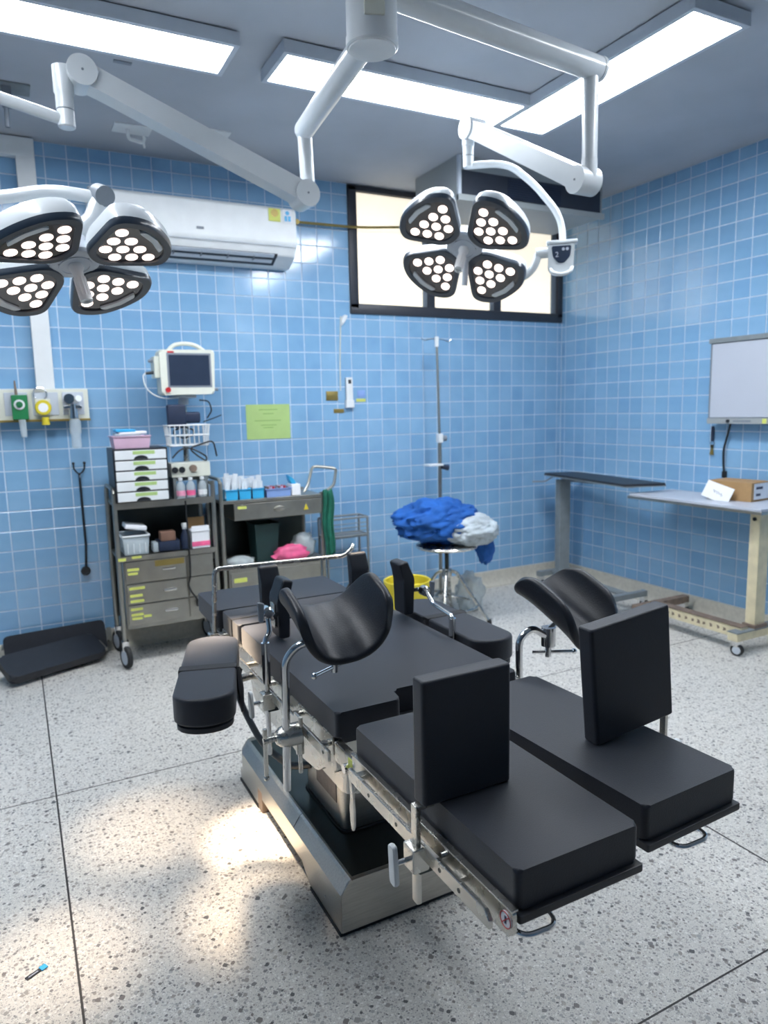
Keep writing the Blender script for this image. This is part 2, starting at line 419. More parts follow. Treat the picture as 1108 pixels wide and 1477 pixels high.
# ------------------------------------------------------------------ surgical lamps
HUB = V(.97, 1.878, 2.32)
col = thing('lamp_ceiling_column', 'white round ceiling column carrying both surgical lamp arms', 'lamp mount', (HUB.x, HUB.y, ZC))
part('column_tube', G().lathe([(.068, 2.318), (.072, 2.322), (.072, 2.345), (.070, 2.348), (.070, 2.66), (.068, 2.664)], (HUB.x, HUB.y, 0), seg=40), 'white_enamel', col)
part('ceiling_cover', G().lathe([(.10, 2.655), (.17, 2.70), (.18, ZC)], (HUB.x, HUB.y, 0), seg=40), 'white_enamel', col)
part('bottom_cap', G().lathe([(.064, 2.314), (.066, 2.3185)], (HUB.x, HUB.y, 0), seg=40), 'white_plastic', col)
fdir = (V(0, 0, 0)-V(HUB.x, HUB.y, 0)).normalized(); ang = math.atan2(fdir.y, fdir.x)+.12
pc = part('service_cover', G().box(.066, .0735, -.028, .028, 2.37, 2.50, .004, M=Matrix.Translation((HUB.x, HUB.y, 0)) @ Matrix.Rotation(ang, 4, 'Z')), 'cream_plastic', col)
part('cover_screw', G().box(.073, .0745, -.006, .006, 2.437, 2.449, .002, M=Matrix.Translation((HUB.x, HUB.y, 0)) @ Matrix.Rotation(ang, 4, 'Z')), 'black_plastic', col, pc)

def spring_arm(t, j1, j2, name='spring_arm', thick=.036):
    """tapered parallelogram arm between two disc joints"""
    j1, j2 = V(*j1), V(*j2); d = j2-j1; L = d.length; x = d.normalized()
    side = V(0, 0, 1).cross(x).normalized(); up = x.cross(side)
    M = Matrix(((x.x, side.x, up.x, j1.x), (x.y, side.y, up.y, j1.y), (x.z, side.z, up.z, j1.z), (0, 0, 0, 1)))
    Mp = M @ Matrix.Rotation(PI/2, 4, 'X')
    R1, R2 = .047, .045
    prof = [(.0, -R1*.78), (.06, -.034), (L-.06, -.031), (L, -R2*.78), (L, R2*.78), (L-.07, .033), (.07, .037), (.0, R1*.78)]
    part(name, G().prism(round_poly(prof, .03), -thick, thick, .012, 3, Mp), 'white_enamel', t)
    for j, R in ((j1, R1), (j2, R2)):
        dj = part('joint_disc', G().cyl(j-side*(thick+.008), j+side*(thick+.008), R, seg=32), 'white_enamel', t)
        part('joint_screw', G().cyl(j-side*(thick+.010), j+side*(thick+.010), .004, seg=8), 'grey_frame', t, dj)
    part('arm_slot', G().box(.09, L-.09, -.012, .012, .030, .0372, .002, M=M), 'fixture', t)

def petal_outline(scale=1., shift=0.):
    pts = [(.052, -.040), (.052, .040), (.205, .148), (.268, .085), (.280, 0), (.268, -.085), (.205, -.148)]
    c = (.17, 0)
    return round_poly([(c[0]+(x-c[0])*scale+shift, y*scale) for x, y in pts], .045*scale, 5)
LEDS = [(.098, -.026), (.098, .026), (.137, -.052), (.137, 0), (.137, .052), (.176, -.079), (.176, -.026), (.176, .026), (.176, .079)]
def lamp_head(t, P, n, rot, sc):
    P = V(*P); n = V(*n).normalized()
    e1 = (cr-n*cr.dot(n)).normalized(); e2 = n.cross(e1)
    B = Matrix(((e1.x, e2.x, n.x, P.x), (e1.y, e2.y, n.y, P.y), (e1.z, e2.z, n.z, P.z), (0, 0, 0, 1))) @ Matrix.Scale(sc, 4)
    part('hub', G().lathe([(.03, -.075), (.05, -.06), (.066, -.01), (.071, .0), (.069, .012), (.06, .016), (.0, .016)], seg=36).lathe([(.046, .016), (.046, .019), (.04, .019), (.04, .016)], seg=36, cap=False), 'fixture', t, world=False).data.transform(ROOTM[t.name].inverted() @ B)
    for a in range(3):
        q = 2*PI*a/3+.3
        part('hub_screw', G().cyl((.046*math.cos(q), .046*math.sin(q), .012), (.046*math.cos(q), .046*math.sin(q), .0165), .004, seg=8), 'grey_frame', t, world=False).data.transform(ROOTM[t.name].inverted() @ B)
    h = part('sterile_handle', G().lathe([(.020, .016), (.021, .025), (.0155, .035), (.0145, .05), (.016, .055), (.0165, .115), (.0175, .12), (.0165, .128), (.010, .129), (.010, .122), (.0, .122)], seg=24), 'white_plastic', t, world=False)
    h.data.transform(ROOTM[t.name].inverted() @ B)
    g = G()
    for k in range(12):
        q = 2*PI*k/12; g.cyl((.0162*math.cos(q), .0162*math.sin(q), .056), (.0168*math.cos(q), .0168*math.sin(q), .114), .0016, seg=6)
    part('grip_ribs', g, 'white_plastic', t, h, world=False).data.transform(ROOTM[t.name].inverted() @ B)
    for k in range(4):
        A = B @ Matrix.Rotation(rot+k*PI/2, 4, 'Z') @ Matrix.Translation((.0, 0, 0)) @ Matrix.Rotation(-.10, 4, 'Y')
        X = ROOTM[t.name].inverted() @ A
        def add(nm, g, m, par=None):
            o = part(nm, g, m, t, par, world=False); o.data.transform(X); return o
        bm = G()
        outs = [petal_outline(s) for s in (.62, .86, .965, .99, .99)]
        bm.rings([[V(x, y, z) for x, y in o] for o, z in zip(outs, (-.062, -.054, -.034, -.012, .0))])
        pet = add('petal', bm, 'white_enamel')
        bz = G(); o1, o2, o3 = petal_outline(1.0), petal_outline(1.0), petal_outline(.80)
        bz.rings([[V(x, y, z) for x, y in o] for o, z in ((o1, -.004), (o2, .008), (petal_outline(.97), .015), (o3, .015), (petal_outline(.79), .006))], cap=False)
        add('bezel', bz, 'bezel', pet)
        add('lens_plate', G().prism(petal_outline(.81), .0005, .010), 'lens_black', pet)
        ledm = G()
        for i, (x, y) in enumerate(LEDS):
            add('led', G().lathe([(.0175, .0100), (.0175, .0118), (.013, .0135), (.0, .0142)], (x*1.0+.012, y, 0), seg=16), 'led', pet)
        add('grip_slot', G().prism(round_poly([(.228, -.062), (.246, -.052), (.254, 0), (.246, .052), (.228, .062), (.236, 0)], .008, 3), .008, .0165), 'white_enamel', pet)
        add('petal_arm', G().box(.035, .10, -.022, .022, -.040, -.012, .006), 'fixture', pet)
        L = bpy.data.lights.new('petal_spot', 'SPOT'); lo = bpy.data.objects.new('petal_light', L); COL.objects.link(lo)
        L.energy = SPOT_E*t.get('gain%d' % k, 1.); L.color = (1.0, .77, .54); L.spot_size = math.radians(t.get('cone%d' % k, 17.)); L.spot_blend = 1.0; L.shadow_soft_size = .07
        pp = A @ V(.16, 0, .02)
        tgt = t.get('aim%d' % k); tgt = V(*tgt) if tgt is not None else P+n*1.4
        lo.rotation_mode = 'QUATERNION'; lo.rotation_quaternion = (tgt-pp).to_track_quat('-Z', 'Y')
        lo.location = pp; lo.parent = t; lo.matrix_parent_inverse = ROOTM[t.name].inverted()
        for key in ('aim%d' % k, 'gain%d' % k, 'cone%d' % k):
            if key in t: del t[key]

# left lamp: arm reaching away from the column, spring arm back to the left, yoke, head
tl = thing('surgical_lamp', 'four-petal surgical lamp at the left, cut by the picture edge, facing down', 'surgical lamp', (HUB.x, HUB.y, 2.4))
for i, (q, e, c) in enumerate((((.52, 2.07, .69), 12., 16.), ((.27, 2.30, 0), 1.7, 20.), ((-.03, 1.80, 0), 1.5, 19.), ((.46, 1.75, 0), 2.0, 16.))): tl['aim%d' % i] = q; tl['gain%d' % i] = e; tl['cone%d' % i] = c
EA = V(1.053, 2.60, 2.362)
part('extension_arm', G().tube([(HUB.x, HUB.y, 2.362), EA], .036, 24).ball(EA, .0362), 'white_enamel', tl)
part('drop_tube', G().cyl(EA, (1.06, 2.60, 2.175), .027, seg=24), 'white_enamel', tl)
part('swivel_collar', G().cyl((1.06, 2.60, 2.177), (1.06, 2.60, 2.10), .0285, seg=24), 'white_enamel', tl)
J1, J2 = V(1.035, 2.585, 2.127), V(.287, 2.545, 2.392)
spring_arm(tl, J1, J2)
part('swivel_tube', G().lathe([(.030, 2.405), (.030, 2.33), (.0265, 2.325), (.0265, 2.282)], (.235, 2.545, 0)), 'white_enamel', tl)
part('swivel_ring', G().lathe([(.0268, 2.281), (.0268, 2.2785)], (.235, 2.545, 0)), 'grey_frame', tl)
part('yoke_socket', G().lathe([(.0262, 2.278), (.0262, 2.232), (.022, 2.228)], (.236, 2.545, 0)), 'white_enamel', tl)
PH = V(.193, 2.189, 1.761); NH = V(.166, -.353, -.921).normalized()
neck = V(.285, 2.20, 1.935)
part('yoke_tube', G().tube([(.225, 2.545, 2.252), (.10, 2.53, 2.272), (-.02, 2.50, 2.285), (-.24, 2.42, 2.22), (-.27, 2.36, 2.02), (-.10, 2.31, 1.915), (.05, 2.275, 1.935), (.155, 2.24, 1.955), (.27, 2.205, 1.937)], .0175, 20, .06), 'white_enamel', tl)
yd = (V(.285, 2.20, 1.935)-V(.155, 2.24, 1.955)).normalized()
part('neck_cap', G().cyl(neck-V(.012, 0, .0)+V(-.0, .018, .018), neck-V(.012, 0, 0)+V(.012, -.028, -.0), .027, seg=28), 'grey_frame', tl)
part('neck', G().tube([neck+V(-.004, .006, .006), neck+V(-.035, .0, -.06), PH-NH*.06], [.027, .026, .024], 24), 'white_enamel', tl)
lamp_head(tl, PH, NH, .131, .96)

# right lamp
tr = thing('surgical_lamp', 'four-petal surgical lamp in front of the window with a handle display on its yoke', 'surgical lamp', (HUB.x, HUB.y, 2.5))
for i, q in enumerate(((.80, 2.15, .69), (.75, 2.1, .69), (.85, 2.05, .69), (.70, 2.2, .69))): tr['aim%d' % i] = q; tr['gain%d' % i] = .5
EB = V(1.90, 1.985, 2.48)
dA = (EB-V(HUB.x, HUB.y, 2.48)).normalized()
part('extension_arm', G().tube([(HUB.x, HUB.y, 2.48), EB-dA*.004], .040, 28), 'white_enamel', tr)
part('arm_end_cap', G().cyl(EB-dA*.006, EB+dA*.008, .042, seg=28), 'white_enamel', tr)
DX = V(1.868, 1.985, 0)
part('drop_tube', G().cyl((DX.x, DX.y, 2.46), (DX.x, DX.y, 2.185), .026, seg=24), 'white_enamel', tr)
part('swivel_collar', G().lathe([(.027, 2.184), (.027, 2.12), (.024, 2.105), (.012, 2.098)], (DX.x, DX.y, 0)), 'white_enamel', tr)
spring_arm(tr, (1.862, 2.005, 2.117), (1.845, 2.66, 2.505))
part('swivel_tube', G().lathe([(.026, 2.52), (.026, 2.44), (.023, 2.436), (.023, 2.40)], (1.832, 2.675, 0)), 'white_enamel', tr)
part('swivel_ring', G().lathe([(.0235, 2.3995), (.0235, 2.397)], (1.832, 2.675, 0)), 'grey_frame', tr)
part('yoke_socket', G().lathe([(.0225, 2.3965), (.0225, 2.355), (.019, 2.351)], (1.832, 2.675, 0)), 'white_enamel', tr)
YK = [(1.832, 2.675, 2.37), (1.835, 2.672, 2.36), (1.929, 2.612, 2.363), (1.984, 2.574, 2.348), (2.057, 2.516, 2.271), (2.126, 2.454, 2.156), (2.141, 2.431, 2.091), (2.136, 2.42, 2.018)]
part('yoke_tube', G().tube(YK, .0145, 18, .05), 'white_enamel', tr)
CT = V(2.125, 2.415, 1.955)                     # control unit facing the camera
fz = V(0, 0, 1); fy = -(V(CT.x, CT.y, 0)).normalized(); fx = fz.cross(-fy).normalized()
fx = V(-fy.y, fy.x, 0)
if fx.dot(cr) < 0: fx = -fx
CM = Matrix(((fx.x, fy.x, 0, CT.x), (fx.y, fy.y, 0, CT.y), (fx.z, fy.z, 1, CT.z), (0, 0, 0, 1)))
CMp = CM @ Matrix.Rotation(PI/2, 4, 'X')       # local xy -> panel plane, local z -> away from viewer
cb = part('control_body', G().prism(round_poly([(-.056, -.052), (-.03, -.072), (.03, -.072), (.05, -.05), (.054, .058), (-.054, .058)], .014), -.022, .018, .006, 2, CMp), 'white_enamel', tr)
part('control_top', G().box(-.062, .066, -.02, .028, .052, .068, .006, M=CM), 'white_enamel', tr, cb)
part('control_display', G().prism(round_poly([(-.041, .044), (.041, .044), (.036, .0), (.012, -.026), (-.012, -.026), (-.034, .0)], .010), -.0245, -.020, .0, 2, CMp), 'screen_dark', tr, cb)
for bx in (.008, .024): part('control_button', G().cyl(CM @ V(bx, .024, .03), CM @ V(bx, .026, .03), .0062, seg=14), 'viewer_white', tr, cb)
text_part('display_digit', '2', .030, CM @ Matrix.Translation((-.018, .0252, .008)) @ Matrix.Rotation(PI/2, 4, 'X'), 'viewer_white', tr, cb)
part('control_grip', G().tube([CM @ V(-.042, .012, -.045), CM @ V(-.04, .034, -.062), CM @ V(0, .040, -.078), CM @ V(.04, .034, -.062), CM @ V(.044, .012, -.04)], .008, 12, .02), 'white_plastic', tr, cb)
PR_ = V(1.766, 2.609, 2.010); NR = V(-.495, -.381, -.781).normalized()
part('lamp_bracket', G().cyl(CM @ V(-.05, 0, .024), CM @ V(-.105, 0, .024), .022, seg=20), 'white_enamel', tr)
part('head_arm', G().tube([CM @ V(-.095, 0, .02), CM @ V(-.11, .0, -.03), CM @ V(-.16, -.01, -.075), PR_+V(.17, -.03, -.08), PR_-NR*.055], .0165, 18, .05), 'white_enamel', tr)
part('rear_stem', G().cyl(PR_-NR*.05, PR_-NR*.05+V(.0, .02, -.19), .013, seg=16), 'fixture', tr)
lamp_head(tr, PR_, NR, .891, 1.08)

# ------------------------------------------------------------------ operating table
TX = .825                                   # long axis of the table
ot = thing('operating_table', 'black padded gynaecological operating table on a stainless steel base', 'operating table', (TX, 1.95, 0))
BX0, BX1, BY0, BY1 = .638, 1.05, 1.515, 2.45
# base: bevelled stainless body, raised skirt between the feet
def base_ring(y, inset=0., zt=.155):
    return [V(BX0+inset, y, .052), V(BX0+inset, y, .118), V(BX0+inset+.022, y, zt-.004), V(BX0+inset+.030, y, zt), V(BX1-inset-.030, y, zt), V(BX1-inset-.022, y, zt-.004), V(BX1-inset, y, .118), V(BX1-inset, y, .052)]
bp = part('base', G().rings([base_ring(BY0+.012, .004, .148), base_ring(BY0+.002), base_ring(BY0+.004), base_ring(BY1-.06), base_ring(BY1-.02, .012, .15), base_ring(BY1, .05, .14)]), 'brushed', ot, smooth=22)
part('base_foot', G().prism([(BY0+.004, .012), (1.735, .012), (1.80, .053), (BY0+.004, .053)], BX0, BX1, 0, 2, Matrix(((0, 0, 1, 0), (1, 0, 0, 0), (0, 1, 0, 0), (0, 0, 0, 1)))), 'brushed', ot, bp)
part('base_foot', G().box(BX0, BX1, 2.215, BY1-.03, .012, .053, .003), 'brushed', ot, bp)
part('rubber_skirt', G().box(BX0-.003, BX1+.003, BY0+.006, 1.73, 0, .0125, .002), 'rubber', ot, bp)
part('rubber_skirt', G().box(BX0-.003, BX1+.003, 2.205, BY1-.03, 0, .0125, .002), 'rubber', ot, bp)
part('floor_lock', G().box(BX0-.001, BX0+.05, 2.165, 2.21, .0, .075, .003), 'brown_wear', ot, bp)
part('base_deck', G().box(BX0+.036, BX1-.036, BY0+.012, BY1-.06, .154, .1565), 'dark_steel', ot, bp)
Mxz = Matrix(((1, 0, 0, 0), (0, 0, 1, 0), (0, 1, 0, 0), (0, 0, 0, 1)))     # (x,z,y) -> world
part('base_seam', G().prism([(BX0-.0005, .119), (BX0+.0215, .1517), (BX0+.030, .1556), (BX0+.030, .150), (BX0+.004, .118)], 1.858, 1.8592, 0, 1, Mxz), 'strip', ot, bp)
part('front_plate', G().prism(round_poly([(BX0+.001, .013), (BX0+.001, .118), (BX0+.023, .150), (BX0+.031, .1535), (BX1-.031, .1535), (BX1-.023, .150), (BX1-.001, .118), (BX1-.001, .013)], .004, 2), BY0-.001, BY0+.014, .002, 1, Mxz), 'brushed', ot, bp)
part('skirt_screw', G().cyl((BX0-.002, 1.62, .052), (BX0+.004, 1.62, .052), .004, seg=8), 'chrome', ot, bp)
# column, in two telescoping covers
cp = part('column', G().prism(rect(.735, .96, 1.705, 2.0, .03, 5), .15, .36, .004), 'brushed', ot)
part('column_collar', G().prism(rect(.728, .967, 1.698, 2.007, .03, 5), .153, .162), 'rubber', ot, cp)
part('column_plate', G().box(.7325, .737, 1.75, 1.90, .225, .345, .002), 'logo_plate', ot, cp)
part('inner_column', G().prism(rect(.70, .97, 1.60, 2.03, .03, 5), .33, .50, .004), 'steel', ot, cp)
# head housing with rounded lower corner (plates seen below the seat)
Msd = Matrix(((0, 0, 1, 0), (1, 0, 0, 0), (0, 1, 0, 0), (0, 0, 0, 1)))      # (y,z,x) -> world
hs = part('table_head', G().prism(round_poly([(1.363, .628), (1.363, .545), (1.39, .528), (1.43, .528), (1.475, .495), (1.60, .480), (1.95, .480), (2.0, .52), (2.0, .628)], .018), .574, 1.062, .005, 2, Msd), 'steel', ot)
part('head_recess', G().box(.5725, .5745, 1.47, 1.50, .548, .562, .0005), 'logo_plate', ot, hs)
part('black_bellows', G().box(.72, .95, 1.62, 1.98, .36, .47, .01), 'rubber', ot)
# side frames and accessory rails
for sgn, x in ((-1, .566), (1, 1.086)):
    fr_ = part('side_frame', G().box(x-.012*(sgn > 0), x+.012*(sgn < 0)-.004*(sgn < 0), 1.362, 2.28, .585, .6295, .002), 'steel', ot)
    xr = x-.030 if sgn < 0 else x+.022
    rl = part('side_rail', G().box(xr, xr+.008, 1.318, 1.99, .597, .622, .002), 'steel', ot)
    rl2 = part('side_rail', G().box(xr, xr+.008, 2.09, 2.30, .597, .622, .002), 'steel', ot)
    for y in (1.38, 1.56, 1.78, 1.95): part('rail_spacer', G().cyl((xr+.004, y, .609), (x+.004, y, .609), .008, seg=10), 'steel', ot, rl)
    for y in (1.345, 1.50): part('rail_screw', G().cyl((xr-.001 if sgn < 0 else xr+.007, y, .610), (xr+.001 if sgn < 0 else xr+.009, y, .610), .004, seg=8), 'dark_steel', ot, rl)
    for y in (2.13, 2.26): part('rail_spacer', G().cyl((xr+.004, y, .609), (x+.004, y, .609), .008, seg=10), 'steel', ot, rl2)
# plates and cushions
CZ0, CZ1 = .630, .690
seat = [(.569, 1.343), (.728, 1.343), (.736, 1.398), (.902, 1.398), (.910, 1.343), (1.058, 1.343), (1.058, 2.068), (.569, 2.068)]
part('seat_plate', G().prism([(.575, 1.349), (1.056, 1.349), (1.056, 2.072), (.575, 2.072)], .615, .629), 'black_board', ot)
part('seat_cushion', G().prism(round_poly(seat, .011, 4), CZ0, CZ1, .006, 3), 'cushion', ot)
part('back_plate', G().box(.575, 1.056, 2.084, 2.276, .615, .629), 'black_board', ot)
bc = part('back_cushion', G().prism(rect(.566, 1.062, 2.086, 2.272, .011, 4), CZ0, CZ1, .006, 3), 'cushion', ot)
part('strap', G().box(.5635, 1.0645, 2.150, 2.163, .628, .6925, .003), 'strap', ot, bc)
part('head_plate', G().box(.56, 1.045, 2.292, 2.565, .612, .628), 'black_board', ot)
part('head_cushion', G().prism(rect(.552, 1.050, 2.290, 2.562, .011, 4), .625, .688, .006, 3), 'cushion', ot)
part('head_frame', G().box(.60, .62, 2.05, 2.54, .590, .611, .003).box(1.0, 1.02, 2.05, 2.54, .590, .611, .003), 'steel', ot)
part('head_bracket', G().prism([(2.30, .61), (2.52, .61), (2.42, .50), (2.36, .50)], .575, .59, .003, 2, Msd), 'grey_paint', ot)
# power cable looping from the column to the head side
part('cable', G().tube([(.74, 1.95, .25), (.70, 2.03, .215), (.66, 2.20, .225), (.655, 2.40, .28), (.66, 2.52, .33), (.70, 2.50, .45), (.76, 2.35, .56)], .0115, 12, .1), 'hose', ot)
# two leg sections
def leg_section(M, mirror, ylen, label):
    """local frame: x across (0 = inner edge .. w), y from the foot end to the hinge"""
    w = .238
    f = (lambda x: x) if not mirror else (lambda x: w-x)           # mirrored across the section
    def bx(x0, x1, *r, bev=0., seg=2): a, b = sorted((f(x0), f(x1))); return G().box(a, b, *r, bev, seg, M=M)
    L = part('leg_section', G().prism(rect(-.002, w+.002, -.009, ylen+.006, .004, 2), .614, .6275, .002, 2, M), 'black_board', ot, label=label)
    part('leg_cushion', G().prism(rect(0, w, 0, ylen, .011, 4), .628, CZ1, .006, 3, M), 'cushion', ot, L)
    ch = sorted((f(-.013), f(-.006))); ys = -.008 if not mirror else .06
    part('side_channel', G().prism(round_poly([(ys, .638), (ys, .600), (ys+.018, .592), (ylen-.01, .588), (ylen-.01, .638)], .008, 3), ch[0], ch[1], .001, 1, M @ Msd), 'steel', ot, L)
    part('channel_flange', bx(-.016, -.004, ys, ylen-.01, .6365, .640, bev=.001), 'steel', ot, L)
    rq = sorted((f(-.033), f(-.025)))
    part('leg_rail', G().prism(round_poly([(ys+.030, .597), (ys+.030, .612), (ys+.042, .624), (ylen-.035, .624), (ylen-.035, .597)], .003, 2), rq[0], rq[1], .0012, 1, M @ Msd), 'steel', ot, L)
    for y in (.12, .27, ylen-.06): part('rail_spacer', bx(-.026, -.012, y, y+.020, .602, .612, bev=.001), 'steel', ot, L)
    for y in (.10, .155, .30, .41): part('rail_screw', G().cyl(M @ V(f(-.0335), y, .610), M @ V(f(-.032), y, .610), .004, seg=8), 'dark_steel', ot, L)
    part('channel_bolt', G().cyl(M @ V(f(-.013), .175, .618), M @ V(f(-.019), .175, .618), .006, seg=12), 'chrome', ot, L)
    # warning disc on the end of the channel: red ring with a struck-out hand
    if not mirror:
        ex = -.0142
        part('warning_disc', G().cyl(M @ V(ex, .008, .617), M @ V(ex+.0012, .008, .617), .0125, seg=24), 'paper_white', ot, L)
        part('warning_ring', G().tube([M @ V(ex-.0004, .008+.0118*math.cos(a), .617+.0118*math.sin(a)) for a in [2*PI*i/20 for i in range(20)]], .0008, 6, closed=True).cyl(M @ V(ex-.0004, .0, .625), M @ V(ex-.0004, .016, .609), .0008, seg=6), 'red', ot, L)
        part('warning_mark', G().box(ex-.0005, ex, .0057, .0103, .611, .623, .0002, M=M), 'ink', ot, L)
    # bent handle rod at the foot end
    a, b = (.0, .062) if not mirror else (.075, .145)
    part('end_handle', G().tube([M @ V(a, .06, .598), M @ V(a, -.013, .598), M @ V(b, -.017, .598), M @ V(b+.004, .05, .602)], .0042, 10, .02), 'chrome', ot, L)
    # hinge block with a yellow label and a release lever
    hx = -.012 if not mirror else w-.010
    hg = part('hinge_block', G().box(hx, hx+.02, ylen-.03, ylen+.085, .580, .625, .004, M=M), 'steel', ot, L)
    part('hinge_pin', G().cyl(M @ V(hx-.012, ylen+.01, .598), M @ V(hx+.03, ylen+.01, .598), .010, seg=14), 'chrome', ot, L)
    if not mirror:
        part('hinge_label', G().box(hx-.0015, hx, ylen-.012, ylen+.008, .602, .622, M=M), 'yellow_label', ot, L)
    lv = [(0, 0), (.007, .0), (.0085, -.03), (.0065, -.045), (.011, -.07), (.010, -.10), (.003, -.118), (-.003, -.118), (-.008, -.10), (-.009, -.07), (-.006, -.045), (-.005, -.03)]
    part('release_lever', G().prism(round_poly(lv, .004, 3), -.0025, .0025, .001, 1, M @ Matrix.Translation((hx-.004, ylen-.015, .588)) @ Matrix.Rotation(PI/2, 4, 'Y') @ Matrix.Rotation(PI/2, 4, 'Z') @ Matrix.Rotation(0, 4, 'X')), 'steel', ot, L)
leg_section(Matrix.Translation((.577, .730, 0)), False, .537, 'near leg board with steel rail and red warning disc')
leg_section(Matrix.Translation((.860, .758, 0)) @ Matrix.Rotation(math.radians(2.4), 4, 'Z'), True, .535, 'far leg board beside the leaning foot board')

# ------------------------------------------------------------------ foot boards standing on the leg sections
def clamp_block(t, x, y, z, sgn, knob=True, name='rail_clamp', m='steel'):
    c = part(name, G().box(x-.016, x+.016, y-.018, y+.018, z-.024, z+.020, .004), m, t)
    part('clamp_jaw', G().box(x-.014+.012*sgn*-1, x+.014+.012*sgn*-1, y-.014, y+.014, z-.030, z-.020, .002), 'dark_steel', t, c)
    if knob:
        part('clamp_screw', G().cyl((x+sgn*.014, y, z-.004), (x+sgn*.04, y, z-.004), .0045, seg=10), 'chrome', t, c)
        kx = x+sgn*.043
        part('clamp_knob', G().prism(round_poly([(y-.013, z-.040), (y+.009, z-.040), (y+.013, z+.030), (y-.007, z+.030)], .009, 3), kx-.0055, kx+.0055, .004, 2, Msd), 'white_plastic', t, c)
    return c
fl = thing('foot_board', 'upright black padded foot board clamped to the near leg rail', 'foot board', (.64, .94, .69))
part('pad', G().prism(rect(.545, .722, .932, .968, .008, 3), .6905, .906, .005, 3), 'cushion', fl)
part('post', G().box(.5340, .5435, .940, .958, .515, .688, .002), 'steel', fl)
part('post_bracket', G().box(.5340, .57, .940, .958, .684, .6915, .002), 'steel', fl)
clamp_block(fl, .538, .948, .603, -1)
frr = thing('foot_board', 'upright black padded foot board clamped to the far leg rail, leaning slightly', 'foot board', (1.04, .97, .69))
Mf = Matrix.Translation((1.045, .965, .6905)) @ Matrix.Rotation(math.radians(-5.5), 4, 'Y')
part('pad', G().prism(rect(-.104, .104, -.016, .022, .008, 3), .0105, .245, .005, 3, Mf), 'cushion', frr)
part('post', G().box(1.139, 1.148, .962, .977, .52, .80, .002), 'steel', frr)
part('post_bracket', G().box(1.10, 1.140, .963, .976, .73, .76, .002), 'steel', frr)
clamp_block(frr, 1.146, .968, .607, 1)

# ------------------------------------------------------------------ arm boards
def arm_board(name_label, M, ln, w, strap_y, sgn):
    t = thing('arm_board', name_label, 'arm board', (M @ V(0, ln/2, 0))[:2]+(.61,))
    h = w/2
    def outline(k=0.):
        n = 10; a = h-k
        top = [(a*math.cos(q), ln-.055+(.055-k)*math.sin(q)) for q in [PI*i/n for i in range(n+1)]]
        bot = [(-a*math.cos(q), .055-(.055-k)*math.sin(q)) for q in [PI*i/n for i in range(n+1)]]
        return top+bot
    part('arm_plate', G().prism(outline(.006), .614, .628, .002, 1, M), 'black_board', t)
    part('arm_cushion', G().prism(outline(), .632, .699, .008, 3, M), 'cushion', t)
    part('cushion_gap', G().prism(outline(.010), .627, .633, 0, 1, M), 'strap', t)
    s = part('strap', G().box(-h-.002, h+.002, strap_y, strap_y+.035, .626, .7015, .004, M=M), 'strap', t)
    part('strap_tail', G().tube([M @ V(sgn*(h+.003), strap_y+.02, .69), M @ V(sgn*(h+.008), strap_y-.02, .65), M @ V(sgn*(h+.012), strap_y-.05, .60)], [.006, .009, .004], 6), 'strap', t, s)
    br = part('arm_bracket', G().box(-.025, .025, ln*.55, ln*.80, .598, .614, .003, M=M), 'steel', t)
    part('bracket_arm', G().tube([M @ V(0, ln*.68, .602), (.545 if sgn > 0 else 1.10, (M @ V(0, ln*.68, 0)).y+.02, .606)], .011, 10), 'steel', t, br)
    part('bracket_lever', G().cyl(M @ V(sgn*.05, ln*.6, .60), M @ V(sgn*.05, ln*.6, .545), .007, .005, seg=10), 'steel', t, br)
    return t
Ma = Matrix.Translation((.328, 1.545, 0)) @ Matrix.Rotation(math.radians(-17.5), 4, 'Z')
arm_board('black padded arm board swung out from the near side of the operating table', Ma, .475, .142, .195, 1)
Mb = Matrix.Translation((1.153, 1.535, 0)) @ Matrix.Rotation(math.radians(.3), 4, 'Z')
arm_board('black padded arm board lying along the far side of the operating table', Mb, .50, .140, .27, -1)

